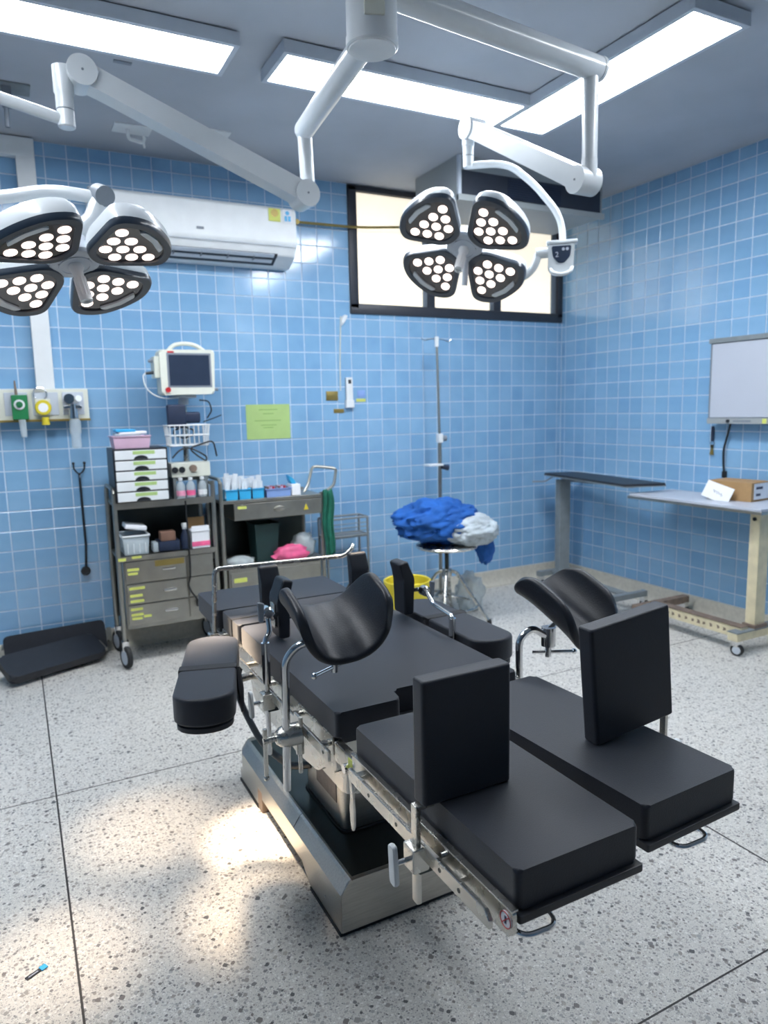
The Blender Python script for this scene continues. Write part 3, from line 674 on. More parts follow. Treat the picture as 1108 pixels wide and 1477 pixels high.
# ------------------------------------------------------------------ leg holders: cup on a bent rod
def leg_holder(label, rod, M, R, ln, tb, clampx, sgn, zc):
    t = thing('leg_holder', label, 'leg holder', (rod[0][0], rod[0][1], .62))
    bm = bmesh.new(); NU, NV = 15, 19; th = math.radians(98); grid = []
    for i in range(NU):
        u = -1+2*i/(NU-1); row = []
        for j in range(NV):
            v = -1+2*j/(NV-1)
            # rounded plan outline (squircle), flared rim
            uu = u*(1-.22*abs(v)**5); vv = v*(1-.16*abs(u)**5)
            a = vv*th; rr = R*(1+.10*abs(vv)**3)
            x = math.sin(a)*rr; z = R-math.cos(a)*rr*(1.10 if abs(a) > .6 else 1.0+.10*abs(a)/.6)
            y = uu*ln*.5*(1-.10*abs(vv)); z += .012*(abs(u)**3)*-1
            row.append(bm.verts.new((x, y, z)))
        grid.append(row)
    for i in range(NU-1):
        for j in range(NV-1): bm.faces.new((grid[i][j], grid[i][j+1], grid[i+1][j+1], grid[i+1][j]))
    bm.transform(M)
    cup = part('cup', bm, 'leather', t, smooth=80)
    so = cup.modifiers.new('solid', 'SOLIDIFY'); so.thickness = .022; so.offset = -1
    ss = cup.modifiers.new('sub', 'SUBSURF'); ss.levels = 1; ss.render_levels = 2
    under = M @ V(0, 0, -.028)
    part('rod', G().tube(rod, .0092, 14, .03), 'chrome', t)
    jt = part('swivel_joint', G().cyl(tb+V(0, 0, .028), tb+V(0, 0, -.022), .019, seg=20), 'chrome', t)
    part('joint_stem', G().cyl(tb+V(0, 0, .02), under+V(0, 0, .004), .009, seg=12), 'chrome', t, jt)
    part('joint_core', G().cyl(tb+V(0, 0, -.02), tb+V(0, 0, -.052), .008, seg=12), 'chrome', t, jt)
    k = part('t_handle', G().cyl(tb+V(-.062*sgn, -.03, -.040), tb+V(.036*sgn, .02, -.040), .0046, seg=10), 'chrome', t, jt)
    part('handle_tip', G().ball(tb+V(-.062*sgn, -.03, -.040), .0075), 'chrome', t, k)
    # rail clamp: cone body across, block on the rail, tommy bar
    x, y = rod[0][0], rod[0][1]; d = 1 if clampx > x else -1
    c = part('clamp_body', G().lathe([(.014, -.022), (.022, -.012), (.026, .004), (.026, .034), (.020, .036)], (x, y, zc), (d, 0, 0), 24), 'steel', t)
    part('clamp_block', G().box(min(x+.030*d, clampx), max(x+.030*d, clampx), y-.018, y+.022, zc-.012, zc+.044, .003), 'steel', t, c)
    part('clamp_screw', G().cyl((x+.036*d, y+.002, zc-.012), (x+.036*d, y+.002, zc-.052), .010, seg=12).cyl((x+.036*d, y+.002, zc-.05), (x+.036*d, y+.002, zc-.10), .005, seg=10), 'steel', t, c)
    part('tommy_spindle', G().cyl((x-.02*d, y, zc), (x-.052*d, y, zc), .007, seg=12), 'steel', t, c)
    part('tommy_bar', G().cyl((x-.047*d, y, zc+.028), (x-.047*d, y+.004, zc-.092), .0052, seg=10).ball((x-.047*d, y+.004, zc-.092), .007), 'steel', t, c)
    return t
ML = Matrix(((.995, -.012, -.098, .615), (-.027, .919, -.393, 1.45), (.095, .393, .915, .848), (0, 0, 0, 1)))
leg_holder('black padded leg cup on a chrome rod, nearer one, beside the out-swung arm board', [(.497, 1.478, .468), (.500, 1.462, .79), (.535, 1.45, .826), (.585, 1.44, .818)], ML @ Matrix.Translation((0, 0, .006)) @ Matrix.Rotation(.06, 4, 'Y'), .087, .215, V(.607, 1.432, .800), .536, 1, .600)
MR = Matrix(((.989, -.099, -.113, 1.246), (.041, .904, -.426, 1.402), (.144, .416, .898, .790), (0, 0, 0, 1)))
leg_holder('black padded leg cup on a chrome rod, behind the leaning foot board', [(1.128, 1.42, .470), (1.112, 1.405, .745), (1.148, 1.40, .772), (1.195, 1.398, .742)], MR @ Matrix.Translation((0, 0, -.006)) @ Matrix.Rotation(.16, 4, 'Y'), .090, .262, V(1.205, 1.40, .735), 1.110, -1, .600)

# ------------------------------------------------------------------ side supports and shoulder supports
def pad_kinked(M, m='leather'):
    """upright pad, thickness along x, top bent inward (-x)"""
    prof = [(0, 0), (.034, 0), (.036, .115), (.016, .172), (-.016, .165), (.0, .112)]
    return G().prism(round_poly(prof, .010, 3), -.036, .036, .007, 3, M @ Matrix.Rotation(PI/2, 4, 'X'))
def side_support(label, padM, link, rod, clampx, sgn, zc):
    t = thing('side_support', label, 'side support', (rod[0][0], rod[0][1], .62))
    p = part('pad', pad_kinked(padM), 'leather', t)
    part('pad_plate', G().box(.035, .041, -.018, .018, .03, .10, .002, M=padM), 'steel', t, p)
    part('link', G().tube(link, .0065, 10, .01), 'chrome', t)
    j = part('swivel_clamp', G().lathe([(.011, -.014), (.016, -.010), (.016, .012), (.011, .016)], link[-1], (0, 1, 0), 16), 'chrome', t)
    part('wing_handle', G().prism(round_poly([(-.006, -.026), (.006, -.026), (.010, .024), (-.008, .028)], .004, 2), -.004, .004, .002, 1, Matrix.Translation(V(*link[-1])+V(sgn*.02, -.01, .004)) @ Matrix.Rotation(PI/2, 4, 'X')), 'grey_frame', t, j)
    part('rod', G().tube(rod, .0068, 12, .012), 'chrome', t)
    part('sleeve', G().cyl(V(*rod[0]).lerp(V(*rod[1]), .62), V(*rod[0]).lerp(V(*rod[1]), .97), .0105, seg=14), 'chrome', t)
    clamp_block(t, rod[0][0], rod[0][1], zc, sgn)
    return t
side_support('black kinked side support pad on a chrome bracket behind the near leg cup',
             Matrix.Translation((.655, 1.89, .700)) @ Matrix.Rotation(PI, 4, 'Z'), [(.618, 1.86, .775), (.575, 1.775, .79), (.545, 1.72, .826)],
             [(.528, 1.70, .45), (.530, 1.70, .762), (.545, 1.705, .775), (.545, 1.72, .83)], .54, -1, .600)
side_support('black kinked side support pad on a chrome bracket, before the yellow bucket',
             Matrix.Translation((1.032, 1.90, .702)), [(1.07, 1.885, .775), (1.08, 1.86, .782), (1.090, 1.84, .780)],
             [(1.071, 1.656, .575), (1.071, 1.656, .748), (1.085, 1.78, .752), (1.090, 1.84, .785)], 1.12, 1, .600)
def shoulder(label, x0, z0):
    t = thing('shoulder_support', label, 'shoulder support', (x0+.032, 2.14, .69))
    w = .064
    prof = [(0, 0), (.030, 0), (.032, .10), (.046, .158), (.018, .160), (.002, .105)]
    part('pad', G().prism(round_poly(prof, .010, 3), 0, w, .007, 3, Matrix.Translation((x0, 2.125, z0)) @ Matrix(((0, 0, 1, 0), (1, 0, 0, 0), (0, 1, 0, 0), (0, 0, 0, 1)))), 'leather', t)
    part('bracket', G().box(x0+.02, x0+.045, 2.154, 2.162, z0+.005, z0+.09, .002), 'steel', t)
    part('mounting_arm', G().tube([(x0+.032, 2.160, z0+.05), (x0+.032, 2.20, z0+.045), (x0+.032, 2.24, z0+.012)], .006, 10, .015), 'steel', t)
shoulder('black shoulder support pad beside the anaesthesia frame post, left of the pair', .660, .6915)
shoulder('black shoulder support pad at the end of the anaesthesia frame, right of the pair', .976, .6985)

# anaesthesia screen frame over the head end
sf = thing('anaesthesia_frame', 'bent steel tube anaesthesia frame across the head end of the operating table', 'frame', (.54, 2.25, .6))
part('frame_tube', G().tube([(.530, 2.25, .57), (.543, 2.25, .838), (1.006, 2.25, .828), (1.034, 2.25, .850), (1.045, 2.26, .862)], .0075, 14, .022), 'steel', sf)
clamp_block(sf, .528, 2.25, .608, -1, False)

# ------------------------------------------------------------------ air conditioners
ac = thing('wall_air_conditioner', 'white split air conditioner high on the blue tiled wall', 'air conditioner', (1.01, YB, 2.19))
bd = part('body', G().prism(round_poly([(4.265, 2.50), (4.09, 2.505), (4.058, 2.485), (4.054, 2.30), (4.09, 2.235), (4.20, 2.185), (4.265, 2.185)], .012, 3), .455, 1.57, .006, 2, Msd), 'white_plastic', ac)
part('front_line', G().box(.462, 1.563, 4.0525, 4.056, 2.282, 2.285), 'fixture', ac, bd)
part('outlet', G().prism([(4.082, 2.243), (4.088, 2.232), (4.175, 2.193), (4.175, 2.203)], .60, 1.46, 0, 1, Msd), 'black_plastic', ac, bd)
for k in range(2): part('louvre', G().prism([(4.078+.045*k, 2.236-.022*k), (4.10+.045*k, 2.222-.022*k), (4.102+.045*k, 2.226-.022*k), (4.080+.045*k, 2.240-.022*k)], .62, 1.44, 0, 1, Msd), 'fixture', ac, bd)
for k in range(5): part('vane', G().box(.72+.15*k, .722+.15*k, 4.09, 4.16, 2.205, 2.236), 'grey_frame', ac, bd)
part('energy_label', G().box(1.405, 1.475, 4.0515, 4.0545, 2.415, 2.485), 'yellow_label', ac, bd)
part('energy_gauge', G().cyl((1.44, 4.0517, 2.46), (1.44, 4.0505, 2.46), .022, seg=20), 'brass', ac, bd)
part('blue_label', G().box(1.49, 1.545, 4.0515, 4.0545, 2.41, 2.485), 'paper_white', ac, bd)
part('blue_mark', G().box(1.499, 1.516, 4.0508, 4.0516, 2.42, 2.45).box(1.52, 1.537, 4.0508, 4.0516, 2.42, 2.45).cyl((1.517, 4.0516, 2.466), (1.517, 4.0508, 2.466), .012, seg=14), 'cyan_bin', ac, bd)
part('brand_mark', G().box(.99, 1.03, 4.0515, 4.0535, 2.335, 2.348), 'grey_frame', ac, bd)
cs = thing('ceiling_fan_coil', 'grey ceiling-hung air conditioner box with dark grille before the window', 'air conditioner', (2.9, 3.77, ZC))
cb_ = part('casing', G().box(2.356, 3.45, 3.545, 4.02, 2.505, ZC, .004), 'unit_grey', cs)
gr = part('grille_recess', G().box(2.375, 3.425, 3.538, 3.5455, 2.535, 2.665), 'dark_grille', cs, cb_)
for k in range(9): part('grille_bar', G().box(2.70, 3.10, 3.532, 3.540, 2.545+.0125*k, 2.549+.0125*k), 'navy', cs, cb_)
part('front_lip', G().box(2.350, 3.456, 3.528, 3.55, 2.498, 2.533, .003), 'unit_grey', cs)
part('corner_post', G().box(2.350, 2.372, 3.530, 3.55, 2.50, ZC-.002, .003), 'fixture', cs)
part('name_strip', G().box(2.50, 2.61, 3.5265, 3.5285, 2.508, 2.520), 'grey_frame', cs)
solo('water_pipe', G().tube([(1.64, 4.225, 2.47), (2.05, 4.225, 2.475), (2.36, 4.20, 2.50)], .008, 10, .1).cyl((1.64, 4.262, 2.47), (1.64, 4.215, 2.47), .016, seg=12), 'brass', 'thin brass pipe crossing the left pane of the window', 'pipe', (1.64, 4.26, 2.47))

# ------------------------------------------------------------------ things on the back wall
tk = thing('cable_trunking', 'white wall trunking running from the ceiling down to the gas outlets', 'trunking', (.18, YB, 1.48))
part('vertical_duct', G().box(.137, .226, 4.214, YB, 1.482, 2.65, .004), 'white_plastic', tk)
part('horizontal_duct', G().box(-.95, .226, 4.212, YB, 2.645, 2.738, .004), 'white_plastic', tk)
gp = thing('gas_outlet_panel', 'white wall panel of medical gas outlets', 'gas panel', (0, YB, 1.322))
pb = part('panel_box', G().box(-.55, .385, 4.19, YB, 1.322, 1.482, .006), 'cream_plastic', gp)
for a, b in ((-.02, .09), (.11, .235), (.255, .36)): part('outlet_plate', G().box(a, b, 4.184, 4.191, 1.345, 1.465, .003), 'fixture', gp, pb)
part('panel_lip', G().box(-.55, .388, 4.185, 4.20, 1.312, 1.324, .002), 'brass', gp)
fm = thing('oxygen_flowmeter', 'green oxygen flowmeter plugged into the wall gas panel', 'flowmeter', (.048, 4.15, 1.30))
part('block', G().box(.012, .088, 4.14, 4.184, 1.325, 1.452, .006), 'green_block', fm)
part('dial_ring', G().lathe([(.026, 0), (.026, .008), (.016, .008), (.016, .0)], (.048, 4.141, 1.402), (0, -1, 0), 20, cap=False), 'white_plastic', fm)
part('dial_knob', G().cyl((.048, 4.142, 1.402), (.048, 4.120, 1.402), .014, seg=16), 'green_block', fm)
part('flow_tube', G().cyl((.055, 4.155, 1.325), (.058, 4.15, 1.235), .018, .015, seg=14), 'clear_plastic', fm)
part('inlet_pin', G().cyl((.038, 4.162, 1.452), (.036, 4.17, 1.525), .008, .004, seg=10), 'brown_wear', fm)
vg = thing('suction_gauge', 'yellow dial gauge in the middle of the wall gas panel', 'gauge', (.155, 4.14, 1.30))
part('gauge_case', G().lathe([(.038, 0), (.040, .02), (.036, .026), (.0, .026)], (.158, 4.165, 1.385), (0, -1, 0), 24), 'yellow', vg)
part('dial_face', G().cyl((.158, 4.139, 1.385), (.158, 4.1375, 1.385), .024, seg=20), 'paper_white', vg)
part('upper_ring', G().tube([(.150+.032*math.cos(a), 4.172, 1.455+.034*math.sin(a)) for a in [2*PI*i/16 for i in range(16)]], .004, 8, closed=True), 'chrome', vg)
part('valve_knob', G().cyl((.165, 4.165, 1.335), (.165, 4.165, 1.295), .017, .02, seg=14), 'yellow', vg)
part('valve_body', G().box(.12, .195, 4.16, 4.185, 1.345, 1.43, .004), 'cream_plastic', vg)
sr = thing('suction_regulator', 'chrome suction regulator with a hanging glass trap bottle on the gas panel', 'regulator', (.30, 4.14, 1.17))
part('regulator_body', G().cyl((.285, 4.184, 1.43), (.285, 4.13, 1.43), .026, seg=18).box(.255, .345, 4.14, 4.18, 1.375, 1.395, .004).cyl((.302, 4.16, 1.40), (.302, 4.16, 1.325), .022, .026, seg=16), 'chrome', sr)
part('regulator_knob', G().cyl((.322, 4.15, 1.425), (.330, 4.115, 1.430), .020, .017, seg=14), 'white_plastic', sr)
part('trap_bottle', G().lathe([(.024, 1.322), (.030, 1.30), (.030, 1.25), (.024, 1.24), (.026, 1.175), (.022, 1.168), (.0, 1.168)], (.305, 4.15, 0), seg=20), 'clear_plastic', sr)
st = thing('stethoscope', 'black stethoscope hanging on the blue wall below the gas panel', 'stethoscope', (.307, 4.23, .47))
part('tubing', G().tube([(.312, 4.245, 1.025), (.314, 4.25, .80), (.316, 4.25, .62), (.306, 4.245, .49)], .0062, 10), 'hose', st)
part('ear_tubes', G().tube([(.286, 4.245, 1.075), (.287, 4.245, 1.05), (.300, 4.245, 1.03), (.313, 4.245, 1.02), (.330, 4.245, 1.032), (.340, 4.245, 1.05), (.342, 4.245, 1.075)], .0045, 10), 'hose', st)
for x in (.286, .342): part('ear_tip', G().ball((x, 4.245, 1.08), .008), 'rubber', st)
part('chest_piece', G().cyl((.303, 4.262, .475), (.303, 4.235, .475), .022, .017, seg=18), 'rubber', st)
part('chest_ring', G().tube([(.303+.022*math.cos(a), 4.236, .475+.022*math.sin(a)) for a in [2*PI*i/18 for i in range(18)]], .004, 8, closed=True), 'rubber', st)
part('wall_hook', G().tube([(.314, 4.265, 1.0), (.314, 4.235, 1.0), (.314, 4.232, 1.015)], .003, 8, .008), 'chrome', st)
gpz = thing('green_notice', 'pale green paper notice taped to the blue tiles', 'notice', (1.42, YB, 1.275))
nb_ = part('sheet', G().box(1.278, 1.56, YB-.0022, YB-.0012, 1.169, 1.382), 'green_paper', gpz)
for z, a, b in ((1.350, 1.36, 1.48), (1.325, 1.385, 1.455), (1.283, 1.33, 1.50), (1.255, 1.37, 1.47), (1.240, 1.385, 1.45)): part('faded_line', G().box(a, b, YB-.0027, YB-.0022, z-.0022, z+.0022), 'green_ink', gpz, nb_)
rm = thing('remote_control', 'white remote control in its wall holder between small yellow labels', 'remote control', (1.97, YB, 1.35))
part('handset', G().box(1.947, 1.994, YB-.026, YB-.006, 1.37, 1.545, .005), 'white_plastic', rm)
part('remote_display', G().box(1.960, 1.981, YB-.0275, YB-.026, 1.505, 1.53), 'black_plastic', rm)
part('holder', G().box(1.942, 1.999, YB-.030, YB, 1.351, 1.40, .003), 'white_plastic', rm)
for nm, x0, x1, z0, z1, m, lb in (('wall_switch', 1.812, 1.894, 1.40, 1.458, 'brass', 'small brass-coloured wall plate left of the remote control'), ('wall_sticker', 2.035, 2.092, 1.415, 1.463, 'blue_bin', 'pale sticker right of the remote control'),
                                  ('wall_label', 2.025, 2.094, 1.388, 1.408, 'yellow_label', 'short yellow label right of the remote control'), ('wall_label', 1.862, 1.935, 1.318, 1.345, 'brass', 'long faded yellow label below the remote control')):
    solo(nm, G().box(x0, x1, YB-.006 if nm == 'wall_switch' else YB-.0022, YB-.001, z0, z1, .001), m, lb, 'label' if nm != 'wall_switch' else 'wall plate', ((x0+x1)/2, YB, z0))
wc = thing('wall_cable', 'thin pale cable running down the tiles to the remote control', 'cable', (1.92, YB, 1.46))
part('lead', G().tube([(1.93, YB-.006, 1.93), (1.925, YB-.006, 1.85), (1.915, YB-.006, 1.65), (1.912, YB-.006, 1.462)], .004, 8), 'cream_plastic', wc)
part('sensor', G().prism(round_poly([(1.925, 1.865), (1.955, 1.90), (1.975, 1.935), (1.95, 1.94), (1.93, 1.91)], .008, 3), YB-.022, YB-.002, .003, 1, Matrix(((1, 0, 0, 0), (0, 0, 1, 0), (0, 1, 0, 0), (0, 0, 0, 1)))), 'white_plastic', wc)

# ------------------------------------------------------------------ casters and carts
def caster(t, x, y, r=.05, name='caster', m='chrome', off=-.025):
    c = part(name, G().cyl((x, y, r*2+.02), (x, y, r*2+.06), .012, seg=12).box(x-.018, x+.018, y-.02+off*.5, y+.02+off*.3, r*1.5, r*2+.025, .004), m, t)
    ang = .25
    ax = V(math.cos(ang), math.sin(ang), 0)
    ctr = V(x, y+off, r)
    part('wheel', G().lathe([(r*.6, -.012), (r*.92, -.013), (r, -.008), (r, .008), (r*.92, .013), (r*.6, .012)], ctr, ax, 24), 'rubber', t, c)
    part('wheel_disc', G().lathe([(r*.2, -.016), (r*.66, -.013), (r*.66, .013), (r*.2, .016)], ctr, ax, 20), 'fixture', t, c)

C1X0, C1X1, CY0, CY1 = .440, .955, 3.885, 4.205
c1 = thing('drawer_cart', 'stainless cart with yellow-labelled drawers and the patient monitor above it', 'cart', (.70, 4.04, 0))
for x, top in ((C1X0, .93), (C1X1, .97)):
    for y in (CY0, CY1): part('post', G().tube([(x, y, .13), (x, y, top)], .0125, 14), 'cart_steel', c1); caster(c1, x, y, .062)
for x in (C1X0, C1X1): part('side_handle', G().tube([(x, CY0, .93), (x, CY0+.02, .955), (x, CY1-.02, .955), (x, CY1, .93)], .010, 10, .02), 'cart_steel', c1)
part('top_shelf', G().box(C1X0, C1X1, CY0-.008, CY1+.008, .858, .874, .003).box(C1X0, C1X1, CY0-.012, CY0-.008, .850, .884, .001), 'cart_steel', c1)
part('middle_shelf', G().box(C1X0, C1X1, CY0-.008, CY1+.008, .575, .590, .003).box(C1X0, C1X1, CY0-.011, CY0-.007, .572, .600, .001), 'cart_steel', c1)
cbx = part('cabinet', G().box(C1X0+.02, C1X1-.02, CY0+.004, CY1-.006, .200, .575, .003), 'cart_steel', c1)
LBL = {0: [(.48, .535, .552, .560)], }
for k, (z0, z1) in enumerate(((.452, .568), (.338, .446), (.225, .332))):
    x1 = .785
    d = part('drawer', G().box(C1X0+.028, x1, CY0-.010, CY0+.006, z0, z1, .004), 'cart_steel', c1)
    part('drawer_handle', G().box(.655, .725, CY0-.026, CY0-.010, (z0+z1)/2-.002, (z0+z1)/2+.012, .004), 'chrome', c1, d)
    ys = {0: ((.478, .537, z1-.042), (.480, .530, z1-.064)), 1: ((.480, .560, z1-.022), (.482, .546, z1-.062), (.482, .552, z1-.092)), 2: ((.480, .543, z1-.022), (.482, .544, z1-.052), (.484, .538, z1-.072), (.545, .585, z1-.066))}[k]
    for a, b, z in ys: part('drawer_label', G().box(a, b, CY0-.0112, CY0-.0098, z-.007, z+.007), 'yellow_label', c1, d)
    part('side_door', G().box(x1+.006, C1X1-.022, CY0-.009, CY0+.006, z0, z1, .003), 'cart_steel', c1)
part('drawer_strip', G().box(.62, .775, CY0-.0112, CY0-.0098, .53, .562), 'brass', c1)
part('shelf_label', G().box(.436, .475, CY0-.0165, CY0-.012, .578, .592), 'yellow_label', c1)
part('shelf_label', G().box(.505, .555, CY0-.0125, CY0-.011, .585, .597), 'yellow_label', c1)

part('shade_backing', G().box(C1X0+.012, C1X1-.012, CY1-.004, CY1+.002, .20, .86), 'dark_steel', c1)  # added dark sheet standing in for the shaded wall behind the shelves
# five-drawer desktop box
db = thing('desktop_drawer_box', 'black desktop organiser with five white drawers on the cart', 'drawer box', (.585, 3.95, .884))
part('shell', G().box(.448, .722, 3.865, 4.12, .884, 1.165, .004), 'black_plastic', db)
for k in range(5):
    z0 = .890+k*.0545
    dr = part('drawer', G().box(.457, .713, 3.855, 3.866, z0, z0+.047, .003), 'white_plastic', db)
    n = 10
    part('pull_notch', G().prism([(.585+.036*math.cos(PI*i/n), z0+.001+.020*math.sin(PI*i/n)) for i in range(n+1)], -3.8565, -3.8535, 0, 1, Matrix(((1, 0, 0, 0), (0, 0, -1, 0), (0, 1, 0, 0), (0, 0, 0, 1)))), 'black_plastic', db, dr)
    part('drawer_label', G().box(.545, .655, 3.8538, 3.8552, z0+.026, z0+.044), 'green_paper', db, dr)
pk = thing('pink_tray', 'pink plastic tray holding packets on top of the drawer organiser', 'tray', (.548, 3.96, 1.165))
g = G(); bm = g.bm
def tray(x0, x1, y0, y1, z0, z1, t=.004, flare=.008):
    g = G()
    def ring(e, z): return [V(x0-e, y0-e, z), V(x1+e, y0-e, z), V(x1+e, y1+e, z), V(x0-e, y1+e, z)]
    g.rings([ring(0, z0), ring(flare, z1), ring(flare+.005, z1), ring(flare+.005, z1+.004), ring(flare-t, z1+.004), ring(-t, z0+t)]); return g
part('tray_body', tray(.465, .635, 3.885, 4.03, 1.1655, 1.225), 'lilac', pk)
for k, (x0, x1, z, a, m) in enumerate(((.47, .60, 1.232, .12, 'clear_plastic'), (.49, .63, 1.243, -.08, 'paper_white'), (.475, .575, 1.256, .05, 'cyan_bin'))):
    solo('dressing_packet', G().box(x0, x1, 3.90, 4.01, -.007, .007, .004, M=Matrix.Translation((0, 0, z)) @ Matrix.Rotation(a*.4, 4, 'Y') @ Matrix.Translation((0, 0, (x0+x1)/2*a*.4))), m,
         ('clear dressing packet lowest in the pink tray', 'white dressing packet in the pink tray', 'pale blue dressing packet topmost in the pink tray')[k], 'packet', ((x0+x1)/2, 3.95, z-.01))

# patient monitor on its stand
mo = thing('patient_monitor', 'off-white patient monitor with a blank dark screen on a stand', 'monitor', (.88, 4.02, 1.435))
mb = part('housing', G().prism(round_poly([(.735, 1.438), (1.020, 1.442), (1.030, 1.682), (.733, 1.678)], .016, 4), -4.10, -3.975, .012, 3, Matrix(((1, 0, 0, 0), (0, 0, -1, 0), (0, 1, 0, 0), (0, 0, 0, 1)))), 'cream_plastic', mo)
part('screen', G().box(.780, .998, 3.9725, 3.976, 1.488, 1.652, .001), 'screen_dark', mo, mb)
part('screen_bezel', G().box(.770, 1.008, 3.9735, 3.977, 1.478, 1.662, .001), 'grey_frame', mo, mb)
part('carry_handle', G().tube([(.79, 4.03, 1.675), (.82, 4.03, 1.708), (.88, 4.03, 1.719), (.94, 4.03, 1.710), (.985, 4.03, 1.680)], .011, 12, .03), 'cream_plastic', mo, mb)
part('alarm_button', G().cyl((.768, 3.976, 1.466), (.768, 3.966, 1.466), .014, seg=14), 'red', mo, mb)
part('brand_mark', G().box(.775, .81, 3.9725, 3.9745, 1.662, 1.671), 'red', mo, mb)
sb = part('side_module', G().box(.705, .737, 3.99, 4.09, 1.53, 1.645, .006), 'cream_plastic', mo, mb)
part('connector', G().cyl((.706, 4.02, 1.56), (.664, 4.02, 1.556), .010, .007, seg=10), 'black_plastic', mo, mb)
part('connector', G().cyl((.706, 4.02, 1.62), (.682, 4.02, 1.62), .010, .008, seg=10), 'grey_frame', mo, mb)
part('side_knob', G().cyl((1.028, 4.02, 1.468), (1.05, 4.02, 1.468), .008, seg=10), 'grey_frame', mo, mb)
part('probe_cable', G().tube([(.665, 4.02, 1.556), (.650, 4.02, 1.545), (.655, 4.01, 1.48), (.70, 4.0, 1.435), (.76, 4.0, 1.418), (.83, 4.02, 1.425)], .004, 8, .03), 'white_plastic', mo)
ms = thing('monitor_stand', 'steel pole stand under the patient monitor, with white wire basket', 'monitor stand', (.865, 4.07, .875))
part('pole', G().cyl((.865, 4.08, .99), (.865, 4.08, 1.425), .017, seg=16), 'steel', ms)
part('swivel_plate', G().box(.80, .93, 4.02, 4.13, 1.423, 1.437, .004).cyl((.865, 4.07, 1.385), (.865, 4.07, 1.425), .028, seg=18), 'fixture', ms)
g = G(); x0, x1, y0, y1, z0, z1 = .742, .972, 3.925, 4.055, 1.165, 1.275
def loop(z, e=0): return [(x0+e, y0+e, z), (x1-e, y0+e, z), (x1-e, y1-e, z), (x0+e, y1-e, z)]
for z, e in ((z1, 0), ((z0+z1)/2, .006), (z0, .014)): g.tube([V(*p) for p in loop(z, e)], .004, 6, .012, 3, True)
for k in range(9):
    x = x0+.012+(x1-x0-.024)*k/8
    g.tube([(x, y0, z1), (x, y0+.014, z0), (x, y1-.014, z0), (x, y1, z1)], .0028, 6)
for k in range(4):
    y = y0+.02+(y1-y0-.04)*k/3
    g.tube([(x0, y, z1), (x0+.014, y, z0)], .0028, 6); g.tube([(x1, y, z1), (x1-.014, y, z0)], .0028, 6)
part('wire_basket', g, 'white_plastic', ms)
part('stand_base', G().box(.755, .965, 4.0, 4.18, .968, .992, .004).box(.765, .785, 4.05, 4.15, .876, .97).box(.935, .955, 4.05, 4.15, .876, .97), 'grey_paint', ms)
cf = solo('blood_pressure_cuff', G().box(.752, .855, 3.965, 3.995, 1.262, 1.388, .012, 3).box(.83, .935, 3.975, 4.00, 1.285, 1.345, .012, 3), 'navy', 'dark navy blood pressure cuff stuffed into the wire basket', 'cuff', (.84, 3.98, 1.262))
solo('coiled_cable', G().tube([(.84+.055*math.cos(a)+.0*a, 3.985+.008*math.sin(3*a), 1.235+.028*math.sin(a)+.003*math.sin(5*a)) for a in [i*.35 for i in range(54)]], .0045, 7), 'hose', 'coiled black cable lying inside the white wire basket', 'cable', (.84, 3.985, 1.2))
solo('loose_cable', G().tube([(.975, 4.0, 1.31), (1.005, 4.0, 1.35), (.99, 4.0, 1.405), (.94, 4.01, 1.41)], .004, 7, .02).tube([(.94, 3.95, 1.29), (1.0, 3.94, 1.31), (1.04, 3.94, 1.325)], .003, 7, .02), 'hose', 'loose black cable looping out beside the blood pressure cuff', 'cable', (.97, 4.0, 1.3))
solo('hanging_cable', G().tube([(.76, 3.94, 1.10), (.80, 3.93, 1.145), (.85, 3.935, 1.155), (.90, 3.93, 1.13), (.945, 3.93, 1.10), (.94, 3.93, 1.075), (.89, 3.935, 1.11), (.85, 3.935, 1.15), (.985, 3.93, 1.19), (1.0, 3.93, 1.10)], .0045, 8, .03), 'hose', 'black cable hanging in loops below the white wire basket', 'cable', (.86, 3.935, 1.08))
dv = thing('suction_device', 'small grey device with two black sockets under the wire basket', 'device', (.86, 3.97, .993))
part('case', G().box(.748, .962, 3.935, 4.045, .993, 1.072, .006), 'cream_plastic', dv)
for x in (.768, .806): part('socket', G().cyl((x, 3.936, 1.035), (x, 3.926, 1.035), .017, seg=16), 'black_plastic', dv)
part('front_knob', G().cyl((.865, 3.936, 1.04), (.865, 3.918, 1.04), .02, seg=14), 'brown_wear', dv)
for x in (.765, .935): part('foot', G().box(x-.008, x+.008, 3.94, 4.0, .876, .994), 'grey_paint', dv)
for k, (x, m) in enumerate(((.788, 'pink'), (.842, 'hot_pink'), (.905, 'white_plastic'))):
    b = thing('plastic_bottle', ('clear squat bottle with a pink label, leftmost of three under the device', 'clear squat bottle with a red label, middle of three under the device', 'clear squat bottle with a white label, rightmost of three under the device')[k], 'bottle', (x, 3.905, .885), group='bottles on the cart')
    part('bottle_body', G().lathe([(.022, .885), (.024, .89), (.024, .95), (.014, .968), (.010, .972), (.010, .984)], (x, 3.908, 0), seg=18), 'clear_plastic', b)
    part('bottle_cap', G().lathe([(.012, .980), (.012, .992), (.010, .994)], (x, 3.908, 0), seg=14), 'white_plastic', b)
    part('bottle_label', G().lathe([(.0243, .897), (.0243, .925)], (x, 3.908, 0), seg=18, cap=False), m, b)
solo('power_cord', G().tube([(.80, 3.868, .872), (.802, 3.862, .70), (.803, 3.862, .52), (.80, 3.862, .45), (.785, 3.860, .41), (.80, 3.860, .37), (.835, 3.85, .31)], .0045, 8, .02).box(.822, .85, 3.84, 3.862, .285, .315, .004), 'hose', 'black power cord with plug hanging down the front of the drawers', 'cord', (.80, 3.86, .3))
